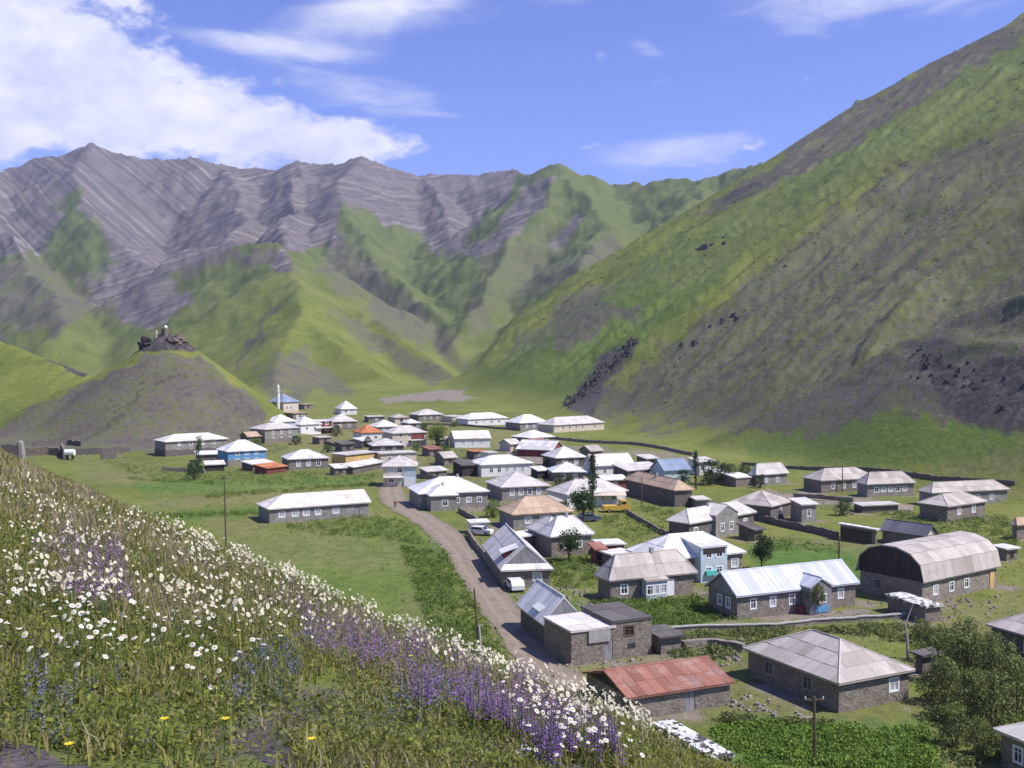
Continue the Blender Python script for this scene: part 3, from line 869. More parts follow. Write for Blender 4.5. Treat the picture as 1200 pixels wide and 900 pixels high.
        rb = MB(); faces = []
        if roof in ('hip', 'hipl'):
            k = min(a, b) / 2 * (.98 if abs(a - b) < .4 else 1)
            if axis == 'x': r1, r2 = (x0 + min(k, a / 2 - .05), (y0 + y1) / 2, z + r), (x1 - (0 if roof == 'hipl' else min(k, a / 2 - .05)), (y0 + y1) / 2, z + r)
            else: r1, r2 = ((x0 + x1) / 2, y0 + min(k, b / 2 - .05), z + r), ((x0 + x1) / 2, y1 - min(k, b / 2 - .05), z + r)
            if axis == 'x': faces = [[E[0], E[1], r2, r1], [E[2], E[3], r1, r2], [E[3], E[0], r1], [E[1], E[2], r2]]
            else: faces = [[E[1], E[2], r2, r1], [E[3], E[0], r1, r2], [E[0], E[1], r1], [E[2], E[3], r2]]
            lines = [(E[0], r1), (E[1], r2 if axis == 'x' else r1), (E[2], r2), (E[3], r1 if axis == 'x' else r2), (r1, r2)]
            rb.add(E + [r1, r2], [])
            if axis == 'x': rb.f += [(0, 1, 5, 4), (2, 3, 4, 5), (3, 0, 4), (1, 2, 5)]
            else: rb.f += [(1, 2, 5, 4), (3, 0, 4, 5), (0, 1, 4), (2, 3, 5)]
        elif roof in ('gable', 'gablet'):
            if axis == 'x':
                yc = (y0 + y1) / 2; r1, r2 = (x0, yc, z + r), (x1, yc, z + r)
                faces = [[E[0], E[1], r2, r1], [E[2], E[3], r1, r2]]
                rb.add(E + [r1, r2], [(0, 1, 5, 4), (2, 3, 4, 5), (3, 0, 4), (1, 2, 5)])
                gp = [[(x, Y0, z), (x, Y1, z), (x, yc, z + r - over * r / (b / 2))] for x in (X0 - .0, X1)]
            else:
                xc = (x0 + x1) / 2; f0 = y0 + (skirt if roof == 'gablet' else 0); kz = skirt * .42 if roof == 'gablet' else 0
                r1, r2 = (xc, f0, z + r), (xc, y1, z + r)
                if roof == 'gablet':
                    kx = kz / r * a / 2; i0, i1 = (x0 + kx, f0, z + kz), (x1 - kx, f0, z + kz)
                    faces = [[E[0], E[1], i1, i0], [E[1], E[2], r2, r1, i1], [E[3], E[0], i0, r1, r2]]
                    rb.add(E + [r1, r2, i0, i1], [(0, 1, 7, 6), (1, 2, 5, 4, 7), (3, 0, 6, 4, 5), (2, 3, 5)])
                    m = MB(); m.prism([(i0[0] + .1, f0 + .12, z + kz), (i1[0] - .1, f0 + .12, z + kz), (xc, f0 + .12, z + r - .06)], (0, -.08, 0)); m.build('gable', gable or 'planks_grey', R)
                    rb.f = [f for f in rb.f]
                else:
                    faces = [[E[1], E[2], r2, r1], [E[3], E[0], r1, r2]]
                    rb.add(E + [r1, r2], [(1, 2, 5, 4), (3, 0, 4, 5), (0, 1, 4), (2, 3, 5)])
                    gp = [[(X0, y, z), (X1, y, z), (xc, y, z + r - over * r / (a / 2))] for y in (Y0, Y1)]
            lines = [(r1, r2)]
            if roof == 'gable':
                rb.f = rb.f[:2]
                sgn = {'x': [(-.02, 0, 0), (.02, 0, 0)], 'y': [(0, -.02, 0), (0, .02, 0)]}[axis]
                for g, d in zip(gp, sgn): m = MB(); m.prism(g, d); m.build('gable', gable or wall, R)
        elif roof == 'arch':
            # segmented barrel over the y span, running along x
            N = 7; prof = [(y0 + b / 2 * (1 - math.cos(math.pi * i / N) * (1 if True else 1)), z + r * math.sin(math.pi * i / N) ** .78) for i in range(N + 1)]
            for i in range(N): faces.append([(x0, *prof[i]), (x1, *prof[i]), (x1, *prof[i + 1]), (x0, *prof[i + 1])])
            n = N + 1
            rb.add([(x0, *p) for p in prof] + [(x1, *p) for p in prof], [(i, i + n, i + n + 1, i + 1) for i in range(N)])
            for x, d in ((X0 - .1, (.1, 0, 0)), (X1, (.1, 0, 0))):
                m = MB(); m.prism([(x, Y0, z - .02)] + [(x, min(max(p[0], Y0), Y1), p[1] - .08) for p in prof[1:-1]] + [(x, Y1, z - .02)], d); m.build('gable', gable or wall, R)
            lines = []
        else:                                          # flat / shed, falling to the front
            back = r if roof == 'shed' else .12
            E2 = [(x0, y0, z + .03), (x1, y0, z + .03), (x1, y1, z + .03 + back), (x0, y1, z + .03 + back)]
            faces = [E2]; rb.add(E2, [(0, 1, 2, 3)]); lines = []
            if roof == 'shed':
                m = MB(); m.prism([(X0, Y0, z - .01), (X0, Y1, z - .01), (X0, Y1, z + back * .93)], (X1 - X0, 0, 0)); m.build('gable', wall, R)
        # give the deck thickness downward
        nv = len(rb.v); top = list(rb.f)
        rb.v += [(p[0], p[1], p[2] - .13) for p in rb.v]; rb.tone += [.5] * nv
        cnt = {}
        for f in top:
            for i in range(len(f)):
                e = (f[i], f[(i + 1) % len(f)]); cnt[tuple(sorted(e))] = cnt.get(tuple(sorted(e)), []) + [e]
        rb.f += [tuple(i + nv for i in f)[::-1] for f in top] + [(e[0][1], e[0][0], e[0][0] + nv, e[0][1] + nv) for e in cnt.values() if len(e) == 1]
        ro = rb.build('roof', rmat, R)
        s.cover(faces, rmat, pw, pl, ro)
        if lines and s.dist < 330:
            for p, q in lines:
                if (Vector(p) - Vector(q)).length < .3: continue
                m = MB(); m.cur = .9; m.tube([Vector(p) + Vector((0, 0, .06)), Vector(q) + Vector((0, 0, .06))], .09, 5); m.build('ridge_cap', rmat if rmat != 'felt' else 'slate', ro)
        if s.dist < 260 and roof == 'hip' and s.rng.random() < .55:
            m = MB(); cx, cy = x0 + a * s.rng.uniform(.35, .65), y0 + b * .5; m.box(cx - .22, cy - .22, z + r * .6, cx + .22, cy + .22, z + r + .55); m.build('chimney', 'concrete', ro)
        return ro
    def box(s, name, x0, y0, z0, x1, y1, z1, mat, parent=None):
        m = MB(); m.box(x0, y0, z0, x1, y1, z1); return m.build(name, mat, parent or s.root)

def auto(n, lo=.12, hi=.88):
    return tuple(lo + (hi - lo) * (i + .5) / n for i in range(n))
def simple(name, cat, label, B, R, rv=None, L=None, th=None, b=None, a=None, h=2.7, roof='hip', axis='x', rise=None, nf=None, ns=0, group='houses of the village', **k):
    H = House(name, cat, label, B, R, L, th, b, a, h, group)
    if rise is None: rise = H.rise(rv) if rv is not None else .5
    if roof != 'flat': rise = min(max(rise, .7), 3.8)
    if nf is None: nf = max(1, int(H.a / 3.4))
    k.setdefault('wf', auto(nf) if nf else ()); k.setdefault('ws', auto(ns) if ns else ())
    H.block(roof=roof, axis=axis, rise=rise, **k)
    return H

SH = 'sheds and outbuildings of the village'
# ---- near row
H = simple('stone_house', 'house', 'near stone house with patched slate hip roof beside the potato field', (983, 802), (1073, 791), 744, L=(870, 767), h=2.6, axis='y', wf=(.78,), ws=(.32, .75), wall='stone', rmat='slate', style='w', side='g')
H = simple('stone_house', 'house', 'stone house with blue grey seamed metal roof and boxed porch', (863, 699.5), (1008, 686), 663, L=(825, 688), h=2.7, roof='gable', wf=(.13, .29, .45, .87), ws=(.3, .6), wall='stone', rmat='metal_blue', gable='planks_grey', pw=.75, pl=9, sill=.75)
bx = H.a * .52
H.block(bx, -1.3, 3.4, 3.6, 0, 3.1, 'gable', 'y', 1.0, 'planks_grey', 'metal_blue', wf=(.6,), over=.15, wname='porch_wall', pw=.75, pl=3)
H.box('blue_panel', bx + .9, -1.22, .1, bx + 2.9, -1.16, .85, 'plaster_blue'); H.box('red_barrel_stand', bx - .7, -.4, -.2, bx - .1, .2, .85, 'planks_red')
H = simple('barn', 'barn', 'big stone barn with arched slate roof and dark timber gable', (1082, 683), (1173, 669), 630, L=(1003, 670), h=2.7, roof='arch', wf=(.17, .38, .58), ws=(.7,), side='g', wall='stone_light', rmat='slate', gable='planks_dark', pw=1.6, pl=1.8, group=None)
for i in range(4):
    y = H.b * (.22 + .18 * i); H.box('gable_post', .20, y, 2.65, .27, y + .12, 2.7 + H.rise(630) * .8, 'wood')
H.box('doorway', H.a - 2.0, .30, .0, H.a - 1.0, .42, 2.1, 'plaster_yellow')
H = simple('stone_house', 'house', 'low stone house with wide slate hip roof and pale blue veranda', (714, 681), (818, 670), 647, L=(696, 673), h=2.6, wf=(.16,), wall='stone', rmat='slate', wr=())
H.block(H.a * .36, -1.0, H.a * .26, 3.0, 0, 2.35, 'shed', 'x', .6, 'paint_pale_blue', 'slate', wf=(.2, .5, .8), over=.2, wname='veranda_wall')
H.box('white_door', H.a * .66, .30, 0, H.a * .74, .37, 2.1, 'white_paint')
H = simple('white_roofed_house', 'house', 'house with patched white metal roof and square dormer with a dark opening', (773, 657), (875, 647), 625, b=8.5, h=3.2, wf=(.3, .72, .9), wall='stone', rmat='metal_white', pw=.9, pl=2.4)
x = H.a * .40
H.block(x, -1.2, H.a * .32, 5.0, 0, 4.6, 'shed', 'x', .7, 'paint_pale_blue', 'metal_white', wf=(.3, .7), over=.12, wname='dormer_wall')
H.box('dormer_opening', x + .5, -1.13, 3.7, x + H.a * .32 - .5, -1.06, 4.4, 'planks_dark'); H.box('teal_basin', x + .8, -1.5, .9, x + 2.4, -1.1, 1.5, 'teal_paint')
H = simple('slate_roofed_house', 'house', 'house with pale slate hip roof and triangular front dormer', (808, 614), (887, 608.5), 592, L=(780, 612), h=3.0, wf=(.1, .35, .62, .86), wall='stone_dark', rmat='slate_pale')
H.block(H.a * .34, -.5, H.a * .34, 3.6, 0, 3.7, 'gable', 'y', 1.5, 'plaster_grey', 'slate_pale', gable='planks_grey', wf=(.3, .7), over=.12, wname='dormer_wall')
H = simple('slate_roofed_house', 'house', 'long dark walled house with plain slate hip roof beside a grey box annex', (904, 594), (930, 587), 575, L=(853, 589), h=2.8, axis='y', wf=(.5,), wall='stone_dark', rmat='slate')
simple('grey_annex', 'shed', 'small grey box building with white lean-to roof beside the long dark house', (939, 592), (960, 590.5), None, L=(923, 588), h=3.2, roof='shed', rise=.7, wf=(.5,), wall='plaster_grey', rmat='metal_white', group=SH)
# ---- road side gables
H = simple('gabled_house', 'house', 'roadside house with half hipped metal roof, red dormer and boarded gable', (587, 669), 649, L=(565, 650), th=9, h=2.3, roof='gablet', axis='y', rise=3.0, wf=(.72,), wall='stone', rmat='metal_white', gable='planks_grey', pw=.8, pl=2.2, skirt=1.3)
H.box('red_trim', .1, .1, 2.0, H.a - .1, .16, 2.25, 'rust_trim')
d = MB(); d.prism([(.9, 3.2, 3.0), (.9, 5.4, 3.0), (.9, 5.4, 4.1), (.9, 3.2, 4.1)], (1.6, 0, 0)); d.build('dormer', 'planks_red', H.root)
d = MB(); d.prism([(.5, 2.9, 3.95), (.5, 5.7, 3.95), (2.9, 5.7, 4.75), (2.9, 2.9, 4.75)], (0, 0, .08)); d.build('dormer_roof', 'metal_white', H.root)
H = simple('gabled_house', 'house', 'roadside house with white metal half hipped roof behind the flat roofed stone building', (640, 735), 692, L=(605, 704), th=17, h=2.4, roof='gablet', axis='y', rise=2.6, wf=(), wall='stone_dark', rmat='metal_white', gable='planks_grey', pw=.8, pl=2.4, skirt=1.4)
d = MB(); d.prism([(.35, 3.4, 3.1), (.35, 5.8, 3.1), (2.3, 5.8, 4.3), (2.3, 3.4, 4.3)], (0, 0, .10)); d.build('roof_vent', 'metal_white', H.root)
H = House('stone_building', 'building', 'flat roofed rubble stone building at the road with patched white and dark roof', (669, 741), (766, 727.5), (636, 722.5), h=3.3, group='houses of the village')
w1 = H.a * .50
H.block(0, 0, w1 + .35, H.b, 0, 3.3, 'flat', 'x', .2, 'stone', 'metal_cream', over=.12, wf=(), door=.86, pw=2.0, pl=2.2)
H.block(w1 - .05, .05, H.a - w1, H.b + .6, 0, 3.75, 'flat', 'x', .2, 'stone', 'felt', over=.10, wf=(.42,), style='d', pw=2.0, pl=2.0, wname='wall', sill=2.2, ww=1.1, wh=1.0)
H.box('hatch_panel', w1 * .42, -.02, 2.0, w1 * .94, .06, 3.25, 'concrete')
H.box('small_window', w1 + 1.8, .10, 1.0, w1 + 2.6, .17, 1.45, 'planks_dark')
H = simple('rusty_roofed_shed', 'shed', 'stone shed with rusty red metal roof at the foot of the flower slope', (735, 819), (861, 800), 778, L=682, th=24, h=2.0, roof='gable', wf=(), door=.60, wall='stone', rmat='rust', gable='planks_dark', pw=.95, pl=1.9, over=.3, group=SH)
H = simple('earth_walled_shed', 'shed', 'earth walled shed with white flecked flat roof partly hidden by daisies', (836, 890), 861, None, L=(764, 844), th=26, h=2.0, roof='flat', wf=(), wall='mud_wall', rmat='speckled', pw=1.2, pl=1.5, over=.15, group=SH)
simple('small_shed', 'shed', 'low shed with flecked white roof in front of the arched barn', (1084, 712), (1107, 708), None, L=(1036, 702), th=22, h=1.8, roof='flat', wf=(), wall='stone', rmat='speckled', pw=1.2, pl=1.2, over=.3, group=SH)
H = simple('stone_house', 'house', 'dark stone house with plain slate roof above the willow thicket', (1226, 752), (1300, 742), 713, L=(1155, 734), th=24, h=2.6, axis='y', wf=(.5,), ws=(.3,), wall='stone_dark', rmat='slate')
H = simple('stone_house', 'house', 'pale slate roofed house with white window below the willow thicket', (1228, 881), (1310, 872), 842, L=(1164, 860), th=22, h=2.6, axis='y', wf=(.5,), ws=(.62,), wall='stone', rmat='slate_pale')
simple('carport', 'shed', 'open fronted stone shed with white roof on pale posts', (1027, 621), 1032, None, L=(981, 615), th=38, h=2.4, roof='flat', wf=(), ws=(.25, .55, .85), wall='stone', rmat='metal_white', style='d', sill=.2, ww=1.8, wh=1.8, group=SH)
simple('dark_roofed_shed', 'shed', 'long shed with dark metal roof and pale gable end', (1086, 629), 1101, 612, L=(1030, 622), th=40, h=1.9, roof='gable', axis='y', wf=(), wall='stone', rmat='metal_dark', gable='plaster_cream', pw=1.0, pl=3, group=SH)
# ---- right hand group
H = simple('slate_roofed_house', 'house', 'small square house with peaked slate roof and low white wing under the mountain slope', (886, 557), (925, 554), 543, L=(877, 555.5), h=2.6, wall='plaster_grey', rmat='slate_pale')
H.block(-5.0, 1.0, 5.2, 5, 0, 2.1, 'shed', 'x', .6, 'stone', 'metal_white', over=.2, wname='wing_wall')
simple('slate_roofed_house', 'house', 'long slate hip roofed house with dark pole in front under the mountain slope', (962, 563.5), (1030, 557), 548.5, L=(939, 561.5), th=20, h=2.7, wall='stone', rmat='slate', nf=4)
simple('slate_roofed_house', 'house', 'slate hip roofed house with a row of white windows beside the long slate house', (1016, 568), (1074, 565), 553, L=(1002, 567), th=16, h=2.7, wall='plaster_grey', rmat='slate', nf=5)
H = simple('slate_roofed_house', 'house', 'widest slate hip roofed house at the valley edge', (1092, 578), (1184, 572), 564, L=(1074, 575), th=18, h=2.7, wall='plaster_grey', rmat='slate', nf=4)
simple('slate_roofed_house', 'house', 'dark stone house with slate hip roof and whitewashed side in front of the widest house', (1111, 594), (1158, 586.5), 578, L=(1074, 589), h=2.8, wall='stone', rmat='slate', axis='x', nf=2)
simple('slate_roofed_house', 'house', 'small tan roofed house at the far side of the weedy lot', (1192, 616), 1245, 605, L=(1182, 613), th=25, h=2.4, wall='stone', rmat='slate_tan', nf=1)
simple('low_shed', 'shed', 'long low shed with pale roof sunk in the hedge', (1010, 593), (1056, 591), None, b=3.5, h=1.4, roof='flat', wf=(), wall='stone_dark', rmat='slate_pale', group=SH)
simple('hut', 'shed', 'tiny stone hut with white roof behind the arched barn', (1180, 644), (1197, 642), None, b=3, h=1.8, roof='flat', wf=(.5,), wall='stone', rmat='metal_white', style='d', group=SH)
# ---- centre
H = simple('tan_roofed_house', 'house', 'dark stone house with tan hip roof and blank side wall', (790, 575), (814, 573), 557, L=(731, 566), th=22, h=3.3, axis='y', wf=(), ws=(), wall='stone_dark', rmat='slate_tan')
simple('white_roofed_house', 'house', 'wide white hip roofed house behind the tall poplar', (664, 580), (737, 575), 561.5, b=8.5, h=2.8, wall='plaster_white', rmat='slate_pale', nf=4)
simple('white_roofed_house', 'house', 'long white gabled house beyond the poplar', (697, 546.5), (745, 544.5), 532, b=8, h=2.6, roof='gable', wall='plaster_white', rmat='metal_white', nf=3)
simple('white_roofed_house', 'house', 'house with steep white pyramid roof over dark walls', (651, 537), (688, 535.5), 523, b=9.5, h=2.6, wall='stone_dark', rmat='metal_white', nf=2)
simple('white_roofed_shed', 'shed', 'shed with broad white roof in front of the pyramid roofed house', (647, 553.5), (688, 553), 542, b=8, h=2.2, wall='stone', rmat='metal_white', nf=2, group=SH)
simple('rusty_roofed_shed', 'shed', 'small shed with bright red rusty roof under the white pyramid roof', (631, 523.5), (649, 521.5), 514, b=9, h=2.2, roof='gable', wall='stone', rmat='rust', nf=1, group=SH)
simple('metal_shed', 'shed', 'narrow shed with shiny white gabled roof beside the red roofed shed', (648, 528), (662, 525), 516, b=12, h=2.0, roof='gable', axis='y', wall='planks_red', rmat='metal_white', nf=1, group=SH)
simple('white_roofed_house', 'house', 'dark walled house with white pyramid roof behind the red roofed shed', (622, 513.5), (651, 511.5), 504, b=10, h=2.5, wall='stone_dark', rmat='metal_white', nf=2)
simple('white_roofed_house', 'house', 'long white hip roofed house at the foot of the big slope', (649, 498.5), (709.5, 495), 488, b=10, h=2.8, wall='plaster_cream', rmat='slate_pale', nf=6)
simple('white_roofed_house', 'house', 'white hip roofed house at the back of the village beside the long one', (609, 496), (644, 494.5), 485.5, b=11, h=3.0, wall='plaster_grey', rmat='metal_white', nf=3)
simple('white_roofed_house', 'house', 'white hip roofed house at the edge of the open valley', (548, 491.5), (596, 489.5), 483.6, b=10, h=2.6, wall='plaster_white', rmat='metal_white', nf=4)
simple('flat_roofed_house', 'house', 'small flat roofed house at the edge of the open valley', (530, 488.5), (548, 487.5), None, b=8, h=2.5, roof='flat', wall='plaster_cream', rmat='slate_pale')
simple('slate_roofed_house', 'house', 'pale slate roofed house next to the small flat roofed one at the valley edge', (490, 486.5), (521, 485.5), 479.6, b=10, h=2.6, wall='stone', rmat='slate_pale')
H = simple('whitewashed_house', 'house', 'whitewashed house with white gabled roof and three dark windows', (532, 514.5), (576, 513.5), 504.5, b=8, h=2.9, roof='gable', wall='plaster_white', rmat='metal_white', nf=3)
simple('annex', 'shed', 'small stone annex with pale roof beside the whitewashed house', (516, 515), (528, 514.5), 508, b=5, h=2.2, wall='stone', rmat='slate_pale', group=SH)
simple('rusty_roofed_shed', 'shed', 'rust roofed hut joined to a white wall beside the gravel patch', (555, 529.5), (572, 528.5), None, b=5, h=2.3, roof='flat', wall='stone_dark', rmat='rust_orange', nf=1, group=SH)
simple('white_hut', 'shed', 'blank white hut beside the rust roofed hut', (572, 531), (584, 530), None, b=4, h=2.3, roof='flat', wf=(), wall='plaster_white', rmat='slate_pale', group=SH)
H = simple('white_roofed_house', 'house', 'wide house with white hip roof and glazed veranda in the village centre', (563, 545), (626, 542.5), 533.5, b=9.5, h=3.0, wall='plaster_white', rmat='metal_white', nf=5)
simple('dark_shed', 'shed', 'dark timber shed with brown roof beside the glazed veranda house', (541, 546), (562, 545), None, b=7, h=2.7, roof='shed', rise=.8, wall='planks_dark', rmat='felt', nf=1, style='d', group=SH)
H = simple('white_roofed_house', 'house', 'grey house with white hip roof and projecting wing at the road bend', (490, 579), (574, 575), 559, L=(477, 576), th=17, h=3.0, wall='plaster_grey', rmat='metal_white', nf=3, wf=(.55, .72, .88))
H.block(H.a * .10, -3.6, H.a * .40, 7.2, 0, 3.0, 'hip', 'y', H.rise(559) * .62, 'plaster_grey', 'metal_white', wf=(.55,), ws=(.5,), over=.35, wname='wing_wall')
simple('white_roofed_house', 'house', 'white walled house with pale pyramid hip roof behind the tan roofed house', (587, 571.5), (645.5, 565.5), 553, L=(568, 567), th=19, h=2.8, wall='plaster_grey', rmat='slate_pale', nf=4)
simple('tan_roofed_house', 'house', 'orange tan hip roofed house with pale grey walls above the roadside sheds', (600, 603.5), (674, 598), 581.5, L=(582, 598.5), th=20, h=2.6, wall='plaster_grey', rmat='slate_tan', nf=3)
H = simple('slate_roofed_house', 'house', 'stone house with patched white pyramid roof behind the round tree', (645, 629.5), (697, 624), 605, L=(629, 621), th=24, h=3.1, wall='stone', rmat='metal_white', nf=2)
H.block(.6, H.b - 1.2, H.a * .7, 6.5, 0, 3.0, 'hip', 'y', H.rise(605) * .8, 'stone', 'slate_pale', over=.3, wname='wing_wall')
simple('lean_to_shed', 'shed', 'stone lean-to with long bright white metal roof', (600, 631), (636, 618), None, L=(582, 628), th=40, h=2.3, roof='flat', wf=(), wall='stone', rmat='metal_white', group=SH)
simple('blue_gabled_house', 'house', 'house with blue grey gabled roof and white verge near the young poplar', (778, 552), (811, 550.5), 538, b=7, h=2.6, roof='gable', wall='paint_pale_blue', rmat='metal_bluegrey', nf=2)
simple('white_hut', 'shed', 'white plastered block half hidden by shrubs near the young poplar', (819, 542), (842, 541), None, b=6, h=3.2, roof='shed', rise=.6, wf=(), wall='plaster_white', rmat='slate_pale', group=SH)
simple('white_roofed_shed', 'shed', 'low shed with pale sloping roof between the tan and blue roofs', (735, 552), (779, 548.5), None, b=6, h=2.3, roof='shed', rise=1.1, wall='stone_dark', rmat='slate_pale', nf=2, group=SH)
simple('white_roofed_shed', 'shed', 'narrow pink walled shed with white roof behind the wide hip roofed house', (707, 563), (737, 562), None, b=4, h=2.0, roof='shed', rise=.6, wall='rust_trim', rmat='metal_white', nf=1, group=SH)
simple('red_shed', 'shed', 'small red timber shed with rusty roof in the village garden', (697, 645), (713, 642), None, L=(688, 642), th=25, h=2.1, roof='shed', rise=.5, wall='planks_red', rmat='rust', nf=1, style='d', group=SH)
simple('white_roofed_shed', 'shed', 'low shed with flat white roof behind the red timber shed', (703, 639), (735, 637.5), None, b=4, h=1.7, roof='flat', wf=(), wall='planks_red', rmat='metal_white', group=SH)
simple('white_roofed_shed', 'shed', 'small white roofed lean-to beside the red timber shed', (716, 650.5), (743, 647), None, b=3, h=1.8, roof='flat', wf=(), wall='stone_dark', rmat='metal_white', group=SH)
simple('roadside_kiosk', 'shed', 'tiny white roofed hut with red shutter beside the road', (550, 613), (575, 612), None, b=3, h=1.9, roof='flat', wf=(.6,), wall='plaster_white', rmat='metal_white', style='d', group=SH)
simple('low_shed', 'shed', 'low shed with pale roof beside the tan roofed blank walled house', (815, 586), (834, 588), None, b=5, h=1.7, roof='flat', wf=(), wall='plaster_grey', rmat='metal_white', th=8, group=SH)
simple('low_shed', 'shed', 'rubble stone shed with brown flat roof joined to the flat roofed building', (773, 748), (804, 744), None, b=4, h=1.8, roof='flat', wf=(), wall='stone', rmat='felt', th=22, group=SH)
simple('ruined_shed', 'shed', 'roofless looking dark stone shed under the willow branches', (1082, 770), (1108, 764), None, L=(1066, 760), th=30, h=1.8, roof='flat', wf=(), wall='stone_dark', rmat='felt', group=SH)
# ---- long barn in the meadow
H = simple('long_shed', 'barn', 'long grey shed with white roof standing alone in the meadow', (314, 597), (435, 588.5), 577.5, b=8, h=2.6, roof='hipl', wf=(.12, .25, .36, .48, .66), door=.88, wall='plaster_grey', rmat='metal_white', style='c', group=None)
# ---- left hand group
H = simple('two_storey_house', 'house', 'two storey house with broad white hip roof behind a poplar at the knoll foot', (193, 518), (268.5, 514), 508.2, b=9, h=4.3, wall='plaster_grey', rmat='metal_white', base=(1.9, 'stone_dark'), nf=4)
simple('lean_to_shed', 'shed', 'white roofed lean-to below the two storey house', (228, 533), (265, 532), None, b=4, h=2.0, roof='shed', rise=.5, wf=(), wall='stone_dark', rmat='metal_white', group=SH)
simple('lean_to_shed', 'shed', 'lower open lean-to with white roof edge beside the blue house', (240, 545), (265, 544), None, b=4, h=1.7, roof='shed', rise=.5, wf=(), wall='planks_dark', rmat='metal_white', group=SH)
simple('blue_house', 'house', 'bright blue walled house with white roof on a stone ground floor', (266, 529.5), (313.5, 527), 515.8, b=9, h=4.0, wall='plaster_blue', rmat='metal_white', base=(1.7, 'stone_light'), nf=3)
simple('white_roofed_shed', 'shed', 'low shed with white roof beside the bright blue house', (296, 545), (324, 542), None, b=5, h=1.7, roof='shed', rise=.5, wf=(), wall='stone_dark', rmat='metal_white', group=SH)
simple('rusty_roofed_shed', 'shed', 'low shed with orange rusty roof beside the bright blue house', (312, 549), (338, 546), None, b=5, h=1.6, roof='shed', rise=.5, wf=(), wall='planks_red', rmat='rust_orange', group=SH)
simple('white_roofed_house', 'house', 'stone house with white hip roof next to the orange rusty shed', (337, 538.5), (386.5, 536.5), 527, b=9, h=2.8, wall='stone', rmat='metal_white', nf=3)
simple('two_storey_house', 'house', 'tall grey house with pale hip roof and arched cellar on the slope below the mosque', (310, 503.5), (351, 501), 495, b=9, h=4.6, wall='plaster_grey', rmat='slate_pale', base=(1.6, 'stone'), nf=3)
simple('slate_roofed_house', 'house', 'small house with white pyramid roof just above the tall grey house', (323, 494.5), (348, 493.5), 485.5, b=9, h=3.0, wall='paint_pale_blue', rmat='metal_white', nf=2)
H = simple('mosque', 'mosque', 'small mosque with blue grey pyramid roof and slim white minaret', (332, 471.5), (351.5, 470.5), 461.5, b=9, h=3.4, wall='plaster_cream', rmat='metal_bluegrey', nf=3, group=None)
tp = at(329, 449, float(H.root.location.y)); mh = tp[2] - H.z0
mx = -1.6
m = MB(); m.tube([(mx, 1, -.5), (mx, 1, mh * .70)], .62, 10); mn = m.build('minaret', 'plaster_white', H.root)
m = MB(); m.tube([(mx, 1, mh * .70), (mx, 1, mh * .735)], .85, 10); m.build('balcony', 'plaster_white', mn)
m = MB(); m.tube([(mx, 1, mh * .75), (mx, 1, mh * .86)], .48, 10); m.build('upper_shaft', 'plaster_white', mn)
m = MB(); m.tube([(mx, 1, mh * .86), (mx, 1, mh * .98)], [.58, .03], 10); m.build('spire', 'metal_white', mn)
simple('white_roofed_house', 'house', 'small white hip roofed house alone at the back near the riverbed', (399, 479.5), (419.5, 479), 469.5, b=10, h=2.6, wall='plaster_white', rmat='metal_white', nf=2)
simple('white_roofed_house', 'house', 'dark stone house with cream hip roof below the lone white house', (389, 494.5), (419.5, 493.5), 485.5, b=9, h=3.0, wall='stone', rmat='slate_pale', nf=2)
simple('flat_roofed_house', 'house', 'flat tan roofed house just below the mosque', (343, 484.5), (362, 483.5), None, b=7, h=2.8, roof='flat', wall='stone', rmat='slate_tan')
simple('white_roofed_house', 'house', 'white roofed house squeezed between the mosque lane and balcony house', (352, 498), (378, 496.5), 488, b=9, h=3.0, wall='plaster_white', rmat='metal_white', nf=2)
H = simple('balcony_house', 'house', 'white framed balcony house with red wall and flat white roof', (368, 494), (391, 493), None, b=7, h=4.4, roof='flat', wall='planks_red', rmat='metal_white', nf=2)
H.box('balcony', .1, -1.3, 2.0, H.a, .4, 2.3, 'plaster_white')
for q in (.15, .5, .85): H.box('balcony_post', H.a * q, -1.2, 2.3, H.a * q + .16, -1.04, 4.45, 'white_paint')
simple('rusty_roofed_house', 'house', 'whitewashed house with orange rusty hip roof', (423, 507.5), (449.5, 506.5), 497.5, b=9, h=3.0, wall='plaster_white', rmat='rust_orange', nf=2)
simple('white_roofed_house', 'house', 'white hip roofed house right behind the orange rusty roof', (441, 500.5), (470, 499.5), 492, b=9, h=3.2, wall='plaster_grey', rmat='metal_white', nf=2)
H = simple('two_storey_house', 'house', 'two storey house with cream hip roof and red balcony recess', (459, 508), (501.5, 506.5), 498.6, b=9, h=4.4, wall='plaster_cream', rmat='slate_pale', nf=3)
H.box('red_recess', H.a * .55, .22, 2.3, H.a * .9, .36, 4.1, 'planks_red'); H.box('balcony', H.a * .5, -1.0, 2.0, H.a * .97, .4, 2.2, 'plaster_white')
simple('slate_roofed_house', 'house', 'low dark walled house with cream hip roof in front of the red balcony house', (436, 522.5), (475, 521.5), 514, b=9, h=2.5, wall='stone_dark', rmat='slate_pale', nf=2)
simple('yellow_building', 'building', 'flat roofed building with ochre yellow wall', (405, 533.5), (443, 529.5), None, b=6, h=3.4, roof='flat', wf=(.85,), wall='plaster_yellow', rmat='slate_pale', group='houses of the village')
simple('flat_roofed_house', 'house', 'cream walled flat roofed building beside the ochre yellow wall', (445, 532), (490, 530), None, b=6, h=3.0, roof='flat', wall='plaster_cream', rmat='slate_pale')
simple('lean_to_shed', 'shed', 'low shed with tilted white metal roof below the ochre yellow wall', (414, 548), (452, 541), None, b=4, h=1.8, roof='shed', rise=.5, wf=(), wall='stone_dark', rmat='metal_white', group=SH)
